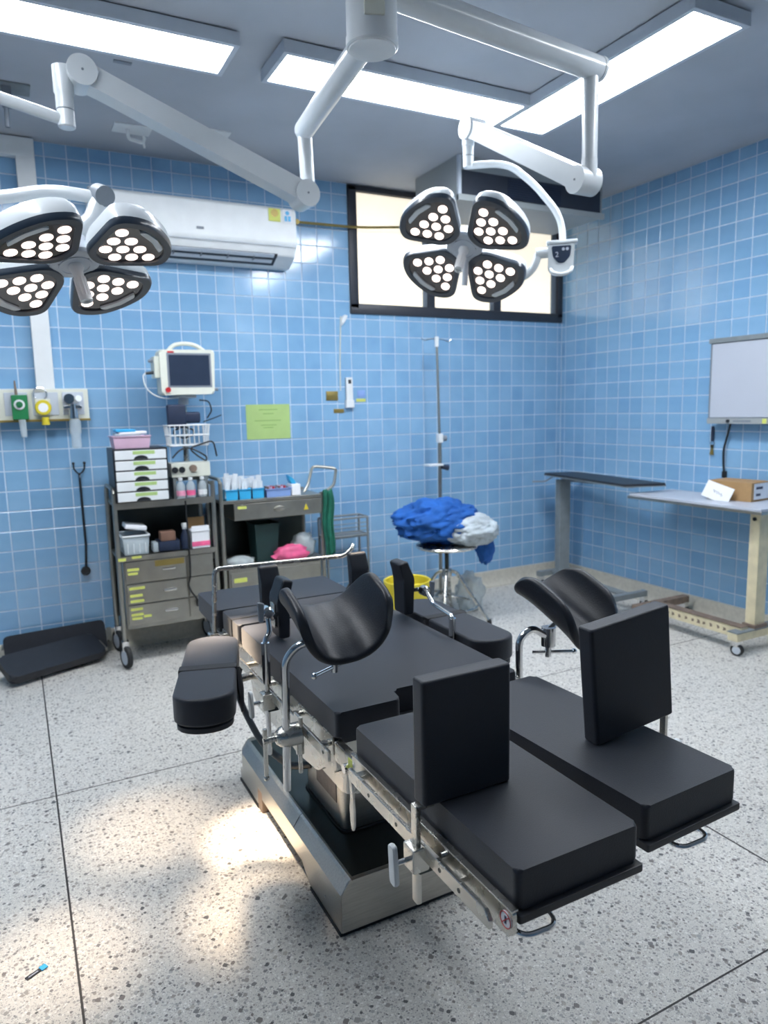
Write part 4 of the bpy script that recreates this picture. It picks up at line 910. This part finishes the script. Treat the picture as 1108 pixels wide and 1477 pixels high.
# middle shelf of the first cart
bk = thing('clear_basket', 'clear plastic basket of papers on the left of the cart shelf', 'basket', (.53, 3.97, .60))
part('basket_body', tray(.475, .595, 3.895, 4.06, .601, .70, .003, .008), 'clear_plastic', bk)
part('basket_rim', G().tube([(.465, 3.885, .702), (.605, 3.885, .702), (.605, 4.07, .702), (.465, 4.07, .702)], .005, 8, .01, 3, True), 'white_plastic', bk)
for k in range(4): part('basket_rib', G().box(.49+.03*k, .494+.03*k, 3.890, 3.8945, .61, .695), 'white_plastic', bk)
solo('folded_paper', G().box(.48, .59, 3.91, 4.04, -.012, .012, .004, M=Matrix.Translation((0, 0, .745)) @ Matrix.Rotation(.18, 4, 'Y') @ Matrix.Translation((0, 0, .096))), 'paper_white', 'white folded paper sticking out of the clear basket', 'paper', (.535, 3.97, .73))
solo('grey_packet', G().box(.485, .585, 3.92, 4.03, .605, .68, .01), 'grey_cloth', 'grey packet inside the clear basket', 'packet', (.535, 3.97, .605))
solo('blue_carton', G().box(.655, .765, 3.905, 4.03, .601, .655, .003), 'navy', 'dark blue carton in the middle of the cart shelf', 'box', (.71, 3.96, .601))
solo('brown_carton', G().box(.668, .745, 3.91, 3.99, .6555, .705, .003), 'brown_box', 'small brown carton on top of the dark blue carton', 'box', (.705, 3.95, .6555))
solo('green_packet', G().box(.622, .650, 3.90, 3.98, .601, .655, .006), 'clear_plastic', 'pale greenish packet beside the dark blue carton', 'packet', (.636, 3.94, .601))
sbt = thing('spray_bottle', 'dark blue spray bottle beside the pink and white carton', 'bottle', (.80, 3.93, .60))
part('bottle_body', G().lathe([(.022, .601), (.024, .61), (.024, .67), (.012, .70), (.010, .72)], (.797, 3.925, 0), seg=16), 'navy', sbt)
part('spray_head', G().box(.785, .815, 3.905, 3.945, .72, .742, .004).lathe([(.012, .71), (.012, .725)], (.797, 3.925, 0), seg=12), 'white_plastic', sbt)
pc_ = thing('tissue_carton', 'open white and pink carton at the right of the cart shelf', 'box', (.875, 3.95, .60))
part('carton_body', tray(.829, .925, 3.895, 4.0, .601, .695, .003, .0), 'paper_white', pc_)
part('pink_band', G().box(.8275, .9265, 3.8935, 3.896, .612, .638), 'hot_pink', pc_)
part('carton_flap', G().box(.829, .925, 3.998, 4.002, .695, .76, .001), 'cardboard', pc_)
part('side_flap', G().box(.829, .925, 3.893, 3.896, -.001, .03, .001, M=Matrix.Translation((0, 0, .695)) @ Matrix.Rotation(.0, 4, 'X')), 'paper_white', pc_)

# second cart
D0, D1 = .998, 1.600
c2 = thing('treatment_trolley', 'stainless treatment trolley with side handle and a single top drawer', 'trolley', (1.30, 4.04, 0))
for x in (D0, D1):
    for y in (CY0, CY1): part('post', G().tube([(x, y, .13), (x, y, .86 if x > 1.2 else .95)], .0125, 14), 'cart_steel', c2); caster(c2, x, y, .045)
part('side_bar', G().tube([(D0, CY0, .95), (D0, CY0+.03, .97), (D0, CY1-.03, .97), (D0, CY1, .95)], .010, 10, .02), 'cart_steel', c2)
part('push_handle', G().tube([(D1-.09, CY0+.05, .860), (D1-.06, CY0+.06, .90), (D1-.0, CY0+.13, 1.005), (D1+.145, CY0+.10, .985), (D1+.085, CY0+.01, .89), (D1+.0, CY0+.0, .848)], .009, 10, .03), 'cart_steel', c2)
part('top_shelf', G().box(D0, D1, CY0-.010, CY1+.008, .832, .850, .003), 'cart_steel', c2)
dd = part('drawer', G().box(D0+.065, D1-.004, CY0-.016, CY1-.03, .735, .828, .004), 'cart_steel', c2)
part('drawer_label', G().box(1.085, 1.135, CY0-.0175, CY0-.0158, .800, .815), 'yellow_label', c2, dd)
part('cup_pull', G().lathe([(.0, .012), (.03, .008), (.034, 0)], (1.33, CY0-.016, .785), (0, -1, 0), 16, sy=.5), 'cart_steel', c2, dd)
part('warning_triangle', G().prism([(1.478, .765), (1.508, .765), (1.493, .800)], -(CY0-.016), -(CY0-.0178), 0, 1, Matrix(((1, 0, 0, 0), (0, 0, -1, 0), (0, 1, 0, 0), (0, 0, 0, 1)))), 'yellow', c2, dd)
part('shade_backing', G().box(D0+.012, D1-.012, CY1-.004, CY1+.002, .20, .835), 'dark_steel', c2)  # same dark sheet, its colour imitating shade behind the trolley shelves
part('lower_shelf', G().box(D0, D1, CY0-.008, CY1+.008, .455, .472, .003), 'cart_steel', c2)
lw = part('lower_cabinet', G().box(D0+.02, D1-.02, CY0+.0, CY1-.02, .20, .454, .004), 'cart_steel', c2)
for z0, z1 in ((.34, .435), (.225, .33)):
    d = part('lower_drawer', G().box(D0+.03, D1-.03, CY0-.010, CY0+.004, z0, z1, .004), 'cart_steel', c2)
    part('label_holder', G().box(1.045, 1.12, CY0-.0125, CY0-.010, z1-.055, z1-.03), 'yellow_label', c2, d)
for k in range(3):
    x0 = 1.030+k*.076
    b = thing('syringe_bin', ('blue bin of wrapped syringes, leftmost of three on the trolley', 'blue bin of wrapped syringes, middle of three on the trolley', 'blue bin of wrapped syringes, rightmost of three on the trolley')[k], 'bin', (x0+.035, 3.95, .850), group='blue syringe bins')
    part('bin_body', tray(x0+.002, x0+.066, 3.895, 4.02, .8505, .905, .003, .002), 'cyan_bin', b)
    part('bin_divider', G().box(x0+.0695, x0+.0735, 3.890, 3.90, .851, .915, .001), 'navy', b)
    for q in range(8):
        xx = x0+.008+.0072*q; yy = 3.905+.02*((q*3+k) % 5); h = .088+.03*((q*7+k*3) % 4)/3+(.02 if k == 0 else 0)
        Ms = Matrix.Translation((xx, yy, .860)) @ Matrix.Rotation(random.uniform(-.10, .16), 4, 'Y') @ Matrix.Rotation(random.uniform(-.15, .1), 4, 'X')
        s_ = thing('wrapped_syringe', 'white paper-wrapped syringe standing in a blue bin on the trolley', 'syringe', group='wrapped syringes', M=Ms)
        part('wrapper', G().box(-.014, .014, -.0015, .0015, 0, h, .0006), 'syringe_pack', s_, world=False)
        part('barrel', G().cyl((0, 0, .008), (0, 0, h*.62), .0055, seg=8).cyl((0, 0, h*.62), (0, 0, h*.9), .003, seg=8), 'white_plastic', s_, world=False)
vt = thing('vial_tray', 'lilac-blue tray of capped tubes on the trolley', 'tray', (1.35, 3.95, .850))
part('tray_body', tray(1.268, 1.41, 3.895, 4.02, .8505, .895, .003, .004), 'blue_bin', vt)
for q in range(16):
    x = 1.28+.0165*(q % 8); y = 3.91+.045*(q//8)
    tb_ = solo('capped_tube', G().cyl((x, y, .856), (x, y, .898), .006, seg=8).cyl((x, y, .898), (x, y, .910), .007, seg=8), ('brown_box', 'lilac', 'red', 'grey_frame')[q % 4], 'small capped sample tube standing in the lilac-blue tray', 'tube', (x, y, .856), 'sample tubes in the tray')
wp = thing('glove_box', 'white box with a pulled-up tissue beside the tube tray', 'box', (1.45, 3.94, .850))
part('box_body', G().box(1.420, 1.475, 3.90, 3.98, .8505, .915, .003), 'paper_white', wp)
part('tissue', G().prism(round_poly([(-.012, 0), (.02, 0), (.005, .03), (-.035, .06), (-.028, .03)], .006, 2), -.02, .02, .004, 1, Matrix.Translation((1.44, 3.94, .913)) @ Matrix.Rotation(PI/2, 4, 'X')), 'cyan_bin', wp)
# green cloth hanging from the handle
bm = bmesh.new(); NX, NZ = 13, 16; gv = []
for i in range(NZ):
    row = []
    for j in range(NX):
        u = j/(NX-1); z = .872-.39*i/(NZ-1); w = .040+.016*math.sin(min(1, i/5)*PI/2)-.012*(i/NZ)**2
        row.append(bm.verts.new((1.632+(u-.5)*2*w*.62+.006*math.sin(i*.6), 3.868-.014*math.sin(u*PI*4.2+.3*i/5)-.008*math.sin(u*PI), z+.006*math.sin(u*9))))
    gv.append(row)
for i in range(NZ-1):
    for j in range(NX-1): bm.faces.new((gv[i][j], gv[i][j+1], gv[i+1][j+1], gv[i+1][j]))
gc = solo('green_cloth', bm, 'green_cloth', 'green surgical cloth hanging from the trolley handle', 'cloth', (1.63, 3.87, .49), smooth=80)
so = gc.modifiers.new('solid', 'SOLIDIFY'); so.thickness = .008
solo('waste_bin', tray(1.205, 1.325, 3.93, 4.07, .473, .69, .004, .012), 'dark_green', 'dark green plastic bin on the lower trolley shelf', 'bin', (1.265, 4.0, .473))
def lump(c, r, sc, amp, seed, sub_=3, freq=3.0, zmin=None):
    bm = bmesh.new(); bmesh.ops.create_icosphere(bm, subdivisions=sub_, radius=1.0)
    for v in bm.verts:
        n = v.co.normalized(); q = n*freq+V(seed, seed*1.7, 0)
        d = 1+amp*(noise.noise(q)+.6*abs(noise.noise(q*2.3))+.3*noise.noise(q*5))
        v.co = V(c[0]+n.x*r*sc[0]*d, c[1]+n.y*r*sc[1]*d, c[2]+n.z*r*sc[2]*d)
        if zmin is not None and v.co.z < zmin: v.co.z = zmin+(.002*noise.noise(q*4)+.002)
    return bm
solo('pink_bag', lump((1.40, 3.90, .505), 1, (.10, .04, .055), .35, 3.1, zmin=.473), 'hot_pink', 'crumpled pink and white bag on the lower trolley shelf', 'bag', (1.40, 3.90, .473), smooth=80)
solo('clear_bag', lump((1.51, 3.98, .53), 1, (.07, .06, .08), .35, 8.3, zmin=.473), 'film', 'crumpled translucent plastic bag beside the pink bag on the trolley', 'bag', (1.475, 3.96, .473), smooth=80)
solo('grey_bag', lump((1.10, 3.93, .49), 1, (.075, .05, .03), .35, 5.3, zmin=.473), 'film', 'flat grey plastic bag at the left of the lower trolley shelf', 'bag', (1.10, 3.93, .473), smooth=80)
# low metal rack behind the trolley
rk = thing('metal_rack', 'low thin grey metal rack against the wall right of the trolley', 'rack', (1.86, 4.12, 0))
for x in (1.70, 1.985):
    for y in (4.06, 4.19): part('rack_leg', G().cyl((x, y, 0), (x, y, .655), .008, seg=10), 'grey_paint', rk)
for z in (.54, .655):
    part('rack_rail', G().tube([(1.70, 4.06, z), (1.985, 4.06, z), (1.985, 4.19, z), (1.70, 4.19, z)], .007, 8, .01, 3, True), 'grey_paint', rk)
for k in range(3): part('rack_wire', G().cyl((1.70, 4.06, .57+.025*k), (1.985, 4.06, .57+.025*k), .003, seg=6), 'grey_paint', rk)
part('rack_shelf', G().box(1.70, 1.985, 4.06, 4.19, .528, .540), 'grey_paint', rk)

# ------------------------------------------------------------------ stool, cloths, bucket, drip stand
SX, SY = 2.325, 3.65
so_ = thing('steel_stool', 'round steel stool on splayed legs under the blue and grey cloths', 'stool', (SX, SY, 0))
part('seat', G().lathe([(.0, .480), (.17, .480), (.19, .486), (.195, .495), (.19, .503), (.17, .506), (.0, .506)], (SX, SY, 0), seg=36), 'steel', so_)
part('screw_post', G().cyl((SX, SY, .30), (SX, SY, .482), .013, seg=14), 'dark_steel', so_)
part('hub', G().lathe([(.03, .30), (.032, .335), (.025, .35)], (SX, SY, 0)), 'steel', so_)
for k in range(4):
    a = PI/4+k*PI/2+.12
    lg = part('leg', G().tube([(SX+.022*math.cos(a), SY+.022*math.sin(a), .335), (SX+.06*math.cos(a), SY+.06*math.sin(a), .325), (SX+.26*math.cos(a), SY+.26*math.sin(a), .012)], .011, 12, .04), 'steel', so_)
    part('foot_tip', G().cyl((SX+.262*math.cos(a), SY+.262*math.sin(a), .0), (SX+.258*math.cos(a), SY+.258*math.sin(a), .03), .015, seg=12), 'rubber', so_, lg)
part('ring', G().tube([(SX+.19*math.cos(a), SY+.19*math.sin(a), .118) for a in [2*PI*i/28 for i in range(28)]], .007, 8, closed=True), 'steel', so_)
def cloth_pile(c, sc, seed, amp, ridge, sub_=5):
    bm = bmesh.new(); bmesh.ops.create_icosphere(bm, subdivisions=sub_, radius=1.0)
    for v in bm.verts:
        n = v.co.normalized(); q = n*2.0+V(seed, 0, seed)
        f = noise.noise(q)*.9+.5*noise.noise(q*2.1)
        rd = 1-abs(noise.noise(V(n.x*ridge+f*1.5, n.y*ridge, n.z*ridge*1.6+f*1.2+seed)))*1.9
        d = 1+amp*f+amp*.8*(rd-.5)
        v.co = V(c[0]+n.x*sc[0]*d, c[1]+n.y*sc[1]*d, c[2]+n.z*sc[2]*d)
    return bm
bcl = solo('blue_cloth', cloth_pile((SX-.045, SY+.03, .645), (.285, .19, .135), 2.2, .20, 3.2), 'blue_cloth', 'crumpled blue surgical gown heaped on the steel stool', 'cloth', (SX, SY, .507), smooth=80)
for v in bcl.data.vertices:
    if v.co.z < .002: v.co.z = .002-(.02 if abs(v.co.x) > .2 else 0)
gcl = solo('grey_cloth', cloth_pile((SX+.115, SY-.11, .595), (.165, .13, .10), 6.4, .15, 3.2), 'grey_cloth', 'crumpled pale grey drape in front of the blue gown on the stool', 'cloth', (SX+.1, SY-.08, .507), smooth=80)
for v in gcl.data.vertices:
    if v.co.z < .002: v.co.z = .002
solo('blue_cloth_corner', cloth_pile((SX+.245, SY-.06, .475), (.062, .05, .115), 4.7, .16, 2.0, 4), 'blue_cloth', 'corner of blue cloth hanging over the right edge of the stool', 'cloth', (SX+.245, SY-.06, .36), smooth=80)
bu = thing('yellow_bucket', 'yellow plastic bucket on the floor left of the stool', 'bucket', (1.945, 3.48, 0))
part('bucket_body', G().lathe([(.0, .0), (.098, .0), (.100, .004), (.128, .345), (.136, .347), (.137, .362), (.130, .366), (.124, .36), (.097, .012), (.0, .010)], (1.945, 3.48, 0), seg=36), 'yellow', bu)
part('bucket_lip', G().lathe([(.128, .325), (.134, .326), (.136, .347)], (1.945, 3.48, 0), seg=36, cap=False), 'yellow', bu)
part('handle', G().tube([(1.945+.138*math.cos(a), 3.48+.05*math.sin(a)+.02, .345-.06*math.sin(a)) for a in [PI*i/12 for i in range(13)]], .004, 8), 'white_plastic', bu)
solo('plastic_sack', lump((2.61, 3.82, .11), 1, (.09, .08, .14), .28, 12.1, 4, zmin=.0), 'film', 'translucent plastic sack on the floor behind the stool', 'bag', (2.61, 3.82, 0), smooth=80)
iv = thing('drip_stand', 'thin steel drip stand behind the stool', 'drip stand', (2.54, 4.07, 0))
part('lower_pole', G().cyl((2.54, 4.07, .06), (2.545, 4.07, 1.14), .0125, seg=14), 'cart_steel', iv)
part('upper_pole', G().cyl((2.545, 4.07, 1.13), (2.53, 4.07, 1.76), .008, seg=12), 'cart_steel', iv)
part('top_fitting', G().cyl((2.53, 4.07, 1.735), (2.53, 4.07, 1.80), .014, seg=12), 'white_plastic', iv)
for s in (-1, 1): part('hook', G().tube([(2.53, 4.07, 1.785), (2.53+s*.06, 4.07+s*.01, 1.782), (2.53+s*.10, 4.07+s*.015, 1.77), (2.53+s*.115, 4.07, 1.785)], .0035, 8, .015), 'chrome', iv)
k = part('height_clamp', G().box(2.527, 2.563, 4.05, 4.09, 1.105, 1.165, .006), 'white_plastic', iv)
part('clamp_knob', G().cyl((2.56, 4.07, 1.135), (2.592, 4.065, 1.135), .02, seg=14), 'grey_frame', iv, k)
k = part('holder_tray', G().box(2.43, 2.545, 4.02, 4.10, .952, .966, .005), 'white_plastic', iv)
part('holder_knob', G().cyl((2.545, 4.06, .945), (2.60, 4.055, .935), .014, .02, seg=12), 'navy', iv, k)
for q in range(4):
    a = .6+q*PI/2
    lg = part('base_leg', G().tube([(2.54, 4.07, .085), (2.54+.15*math.cos(a), 4.07+.15*math.sin(a), .06)], .010, 10), 'cart_steel', iv)
    part('wheel', G().lathe([(.012, -.009), (.022, -.009), (.022, .009), (.012, .009)], (2.54+.15*math.cos(a), 4.07+.15*math.sin(a), .0225), (math.sin(a), -math.cos(a), 0), 14), 'rubber', iv, lg)

# ------------------------------------------------------------------ right wall: viewer, keys, cord
vw = thing('xray_viewer', 'wall-mounted white viewer panel in a grey frame, cut by the right edge', 'viewer', (XR, 2.45, 1.21))
vb = part('case', G().box(XR-.082, XR, 1.95, 2.888, 1.213, 1.697, .006), 'grey_frame', vw)
part('viewing_panel', G().box(XR-.0855, XR-.08, 1.97, 2.872, 1.245, 1.668, .002), 'viewer_white', vw, vb)
part('top_rail', G().box(XR-.095, XR-.07, 1.95, 2.890, 1.672, 1.70, .004), 'grey_paint', vw, vb)
part('control_ledge', G().box(XR-.092, XR-.07, 1.95, 2.886, 1.208, 1.24, .003), 'unit_grey', vw, vb)
part('switch', G().cyl((XR-.092, 2.742, 1.225), (XR-.10, 2.742, 1.225), .010, seg=12), 'black_plastic', vw, vb)
part('socket_strip', G().box(XR-.0935, XR-.091, 2.60, 2.71, 1.219, 1.229), 'grey_frame', vw, vb)
part('yellow_tag', G().box(XR-.0935, XR-.091, 2.505, 2.53, 1.212, 1.238), 'yellow_label', vw, vb)
ky = thing('key_bunch', 'small bunch of keys hanging on the wall below the viewer corner', 'keys', (XR, 2.90, 1.0))
part('key_hook', G().cyl((XR, 2.905, 1.19), (XR-.02, 2.905, 1.19), .004, seg=8), 'chrome', ky)
part('key_strap', G().box(XR-.012, XR-.006, 2.895, 2.915, 1.10, 1.19, .003), 'navy', ky)
part('key_ring', G().tube([(XR-.009, 2.905+.014*math.cos(a), 1.088+.014*math.sin(a)) for a in [2*PI*i/14 for i in range(14)]], .0022, 6, closed=True), 'chrome', ky)
for s in (-.16, .02, .2): part('key', G().box(-.0015, .0015, -.004, .004, -.06, 0, .001, M=Matrix.Translation((XR-.009, 2.905, 1.076)) @ Matrix.Rotation(s, 4, 'X')).cyl((XR-.011, 2.905, 1.07), (XR-.007, 2.905, 1.07), .010, seg=10), 'brass', ky)
solo('viewer_cord', G().tube([(XR-.03, 2.77, 1.215), (XR-.022, 2.79, 1.15), (XR-.018, 2.82, 1.05), (XR-.018, 2.815, .96), (XR-.012, 2.812, .915)], .006, 8, .03).box(XR-.02, XR, 2.80, 2.824, .885, .925, .004), 'hose', 'dark cord hanging from the viewer down to the tiles', 'cord', (XR, 2.8, .9))

# ------------------------------------------------------------------ overbed tables
ta = thing('overbed_table', 'grey overbed table with a thin dark top, standing in the corner', 'table', (3.50, 3.6, 0))
part('top', G().prism(round_poly([(3.455, 4.09), (3.305, 3.155), (3.56, 3.06), (3.69, 3.99)], .02), .830, .846, .004), 'black_board', ta)
part('top_edge', G().prism(round_poly([(3.452, 4.093), (3.302, 3.153), (3.562, 3.057), (3.693, 3.993)], .02), .826, .832, .001), 'grey_paint', ta)
part('column', G().box(-.045, .045, -.03, .03, .09, .80, .006, M=Matrix.Translation((3.535, 3.965, 0)) @ Matrix.Rotation(-.12, 4, 'Z')), 'grey_paint', ta)
part('top_arm', G().tube([(3.535, 3.965, .80), (3.50, 3.50, .815), (3.47, 3.25, .818)], .014, 10), 'grey_paint', ta)
part('height_lever', G().tube([(3.50, 4.04, .815), (3.44, 4.05, .785), (3.36, 4.10, .785)], .006, 8, .02), 'grey_frame', ta)
part('base_bar', G().tube([(3.52, 4.05, .10), (3.50, 3.60, .10), (3.47, 3.27, .10)], .022, 8), 'grey_paint', ta)
part('cross_bar', G().box(3.30, 3.62, 3.235, 3.275, .080, .118, .004), 'grey_paint', ta)
part('cross_bar', G().box(3.38, 3.68, 4.03, 4.07, .080, .118, .004), 'grey_paint', ta)
for x, y in ((3.32, 3.255), (3.60, 3.255), (3.40, 4.05), (3.66, 4.05)): caster(ta, x, y, .03, off=-.012)
tb2 = thing('overbed_table', 'cream overbed table with a worn steel-edged top, carrying the cardboard box', 'table', (3.52, 2.7, 0))
part('top', G().box(3.352, 3.725, 2.285, 3.165, .772, .788, .003), 'viewer_white', tb2)
part('top_edge', G().box(3.345, 3.732, 2.278, 3.172, .758, .774, .003), 'cart_steel', tb2)
part('column', G().box(3.435, 3.520, 2.345, 2.405, .125, .758, .006), 'cream_paint', tb2)
part('column_shoe', G().box(3.425, 3.530, 2.335, 2.415, .118, .150, .004), 'brown_wear', tb2)
part('column_bolt', G().cyl((3.436, 2.375, .72), (3.428, 2.375, .72), .010, seg=10), 'black_plastic', tb2)
lb = part('base_beam', G().box(3.350, 3.405, 2.36, 2.98, .080, .142, .004), 'cream_paint', tb2)
part('beam_top', G().box(3.346, 3.409, 2.36, 2.98, .141, .146, .001), 'brown_wear', tb2, lb)
for k in range(11):
    a_ = 2.45+.042*k+random.uniform(-.006, .006); part('beam_mark', G().prism(round_poly([(a_, .098+random.uniform(0, .012)), (a_+.012+random.uniform(0, .012), .1), (a_+.016, .112), (a_+.02, .122+random.uniform(-.006, .004)), (a_+.004, .118)], .003, 2), 3.3490, 3.3502, 0, 1, Msd), 'brown_wear', tb2, lb)
part('cross_bar', G().box(3.285, 3.715, 2.335, 2.395, .080, .125, .004), 'cream_paint', tb2)
part('cross_bar_top', G().box(3.283, 3.717, 2.333, 2.397, .1245, .130, .001), 'grey_paint', tb2)
part('cross_bar', G().box(3.25, 3.70, 2.975, 3.025, .085, .130, .004), 'brown_wear', tb2)
for x, y in ((3.31, 2.365), (3.69, 2.365), (3.275, 3.0), (3.675, 3.0)): caster(tb2, x, y, .033, off=-.014)
bxm = Matrix.Translation((3.632, 2.615, .7885)) @ Matrix.Rotation(.10, 4, 'Z')
cbx2 = thing('cardboard_box', 'closed brown cardboard box with white label on the cream overbed table', 'box', M=bxm)
part('carton', G().box(-.10, .085, -.125, .135, 0, .105, .002), 'cardboard', cbx2, world=False)
part('box_label', G().box(-.075, .075, -.1262, -.1248, .010, .098), 'paper_white', cbx2, world=False)
for z, a, b in ((.072, -.055, .01), (.035, -.055, -.01)): part('label_print', G().box(a, b, -.1266, -.1261, z-.006, z+.008), 'ink', cbx2, world=False)
part('top_seam', G().box(-.002, .002, -.125, .135, .1045, .1056), 'brown_box', cbx2, world=False)
nm_ = Matrix.Translation((3.475, 2.66, .7895)) @ Matrix.Rotation(-1.45, 4, 'Z') @ Matrix.Rotation(-.35, 4, 'X') @ Matrix.Rotation(.26, 4, 'Y')
nt_ = thing('paper_note', 'white handwritten paper note leaning on the cardboard box', 'note', M=nm_)
part('sheet', G().box(-.085, .085, -.0008, .0008, 0, .095), 'paper_white', nt_, world=False)
part('scribble', G().tube([(-.03+.006*i, -.0012, .05+.008*math.sin(i*2.3)-.001*i) for i in range(12)], .0012, 5), 'ink', nt_, world=False)

# ------------------------------------------------------------------ loose things on the floor and ceiling
def leg_pad(label, M):
    t = thing('leg_pad', label, 'pad', M=M)
    part('cushion', G().prism(rect(-.255, .255, -.09, .09, .03), .012, .05, .012, 3), 'leather', t, world=False)
    part('base_board', G().prism(rect(-.25, .25, -.085, .085, .025), 0, .012, .003, 1), 'black_board', t, world=False)
    part('fitting', G().box(.25, .285, -.03, .03, .002, .022, .004).cyl((.275, -.04, .012), (.275, .04, .012), .012, seg=12), 'cart_steel', t, world=False)
    part('pin', G().tube([(-.225, .05, .006), (-.255, .05, .006), (-.265, .02, .006)], .005, 8, .01), 'cart_steel', t, world=False)
leg_pad('black padded leg board leaning back against the skirting by the drawer cart', Matrix.Translation((.12, 4.205, .09)) @ Matrix.Rotation(math.radians(-2), 4, 'Y') @ Matrix.Rotation(math.radians(74), 4, 'X'))
leg_pad('black padded leg board lying propped in front of the other on the floor', Matrix.Translation((.09, 4.02, .055)) @ Matrix.Rotation(math.radians(23), 4, 'Z') @ Matrix.Rotation(math.radians(24), 4, 'X'))
pkx = thing('torn_packet', 'tiny torn blue and black packet on the terrazzo floor', 'packet', (-.06, 1.777, 0), math.radians(28))
part('foil', G().box(-.026, .010, -.006, .006, .0005, .003, .001), 'black_plastic', pkx, world=False)
part('blue_end', G().box(.010, .026, -.008, .008, .0005, .004, .001), 'cyan_bin', pkx, world=False)
part('print_line', G().box(-.02, .004, -.002, .0005, .003, .0033), 'viewer_white', pkx, world=False)
def ceiling_hook(label, x, y, s=1.):
    t = thing('ceiling_bracket', label, 'bracket', (x, y, ZC))
    part('plate', G().box(x-.09*s, x+.09*s, y-.06*s, y+.06*s, ZC-.008, ZC, .003), 'white_plastic', t)
    part('arm', G().tube([(x-.02, y, ZC-.006), (x-.02, y, ZC-.05*s), (x+.05*s, y, ZC-.06*s), (x+.06*s, y+.02, ZC-.03)], .010*s, 8, .015), 'white_plastic', t)
    part('hook', G().tube([(x+.05*s, y, ZC-.03), (x+.055*s, y, ZC-.085*s)], .006, 8), 'white_plastic', t)
ceiling_hook('white ceiling bracket behind the left spring arm, left one', .66, 3.90)
ceiling_hook('white ceiling bracket behind the left spring arm, right one', 1.03, 3.80)
cbr = thing('ceiling_clamp', 'dark metal clamp on the ceiling at the far left edge', 'bracket', (.12, 3.63, ZC))
part('plate', G().box(.06, .20, 3.58, 3.70, ZC-.008, ZC, .003), 'grey_paint', cbr)
part('jaw', G().box(.085, .125, 3.61, 3.66, ZC-.085, ZC-.006, .004), 'grey_frame', cbr)
part('stem', G().cyl((.10, 3.63, ZC-.08), (.10, 3.63, ZC-.17), .010, seg=10), 'grey_frame', cbr)
part('bolt', G().cyl((.13, 3.635, ZC-.05), (.155, 3.635, ZC-.05), .012, seg=8), 'black_plastic', cbr)
solo('ceiling_scratch_plate', G().box(.49, .56, 3.20, 3.225, ZC-.004, ZC, .001, M=None), 'grey_frame', 'small flat grey strip on the ceiling beside the left light panel', 'strip', (.525, 3.21, ZC))
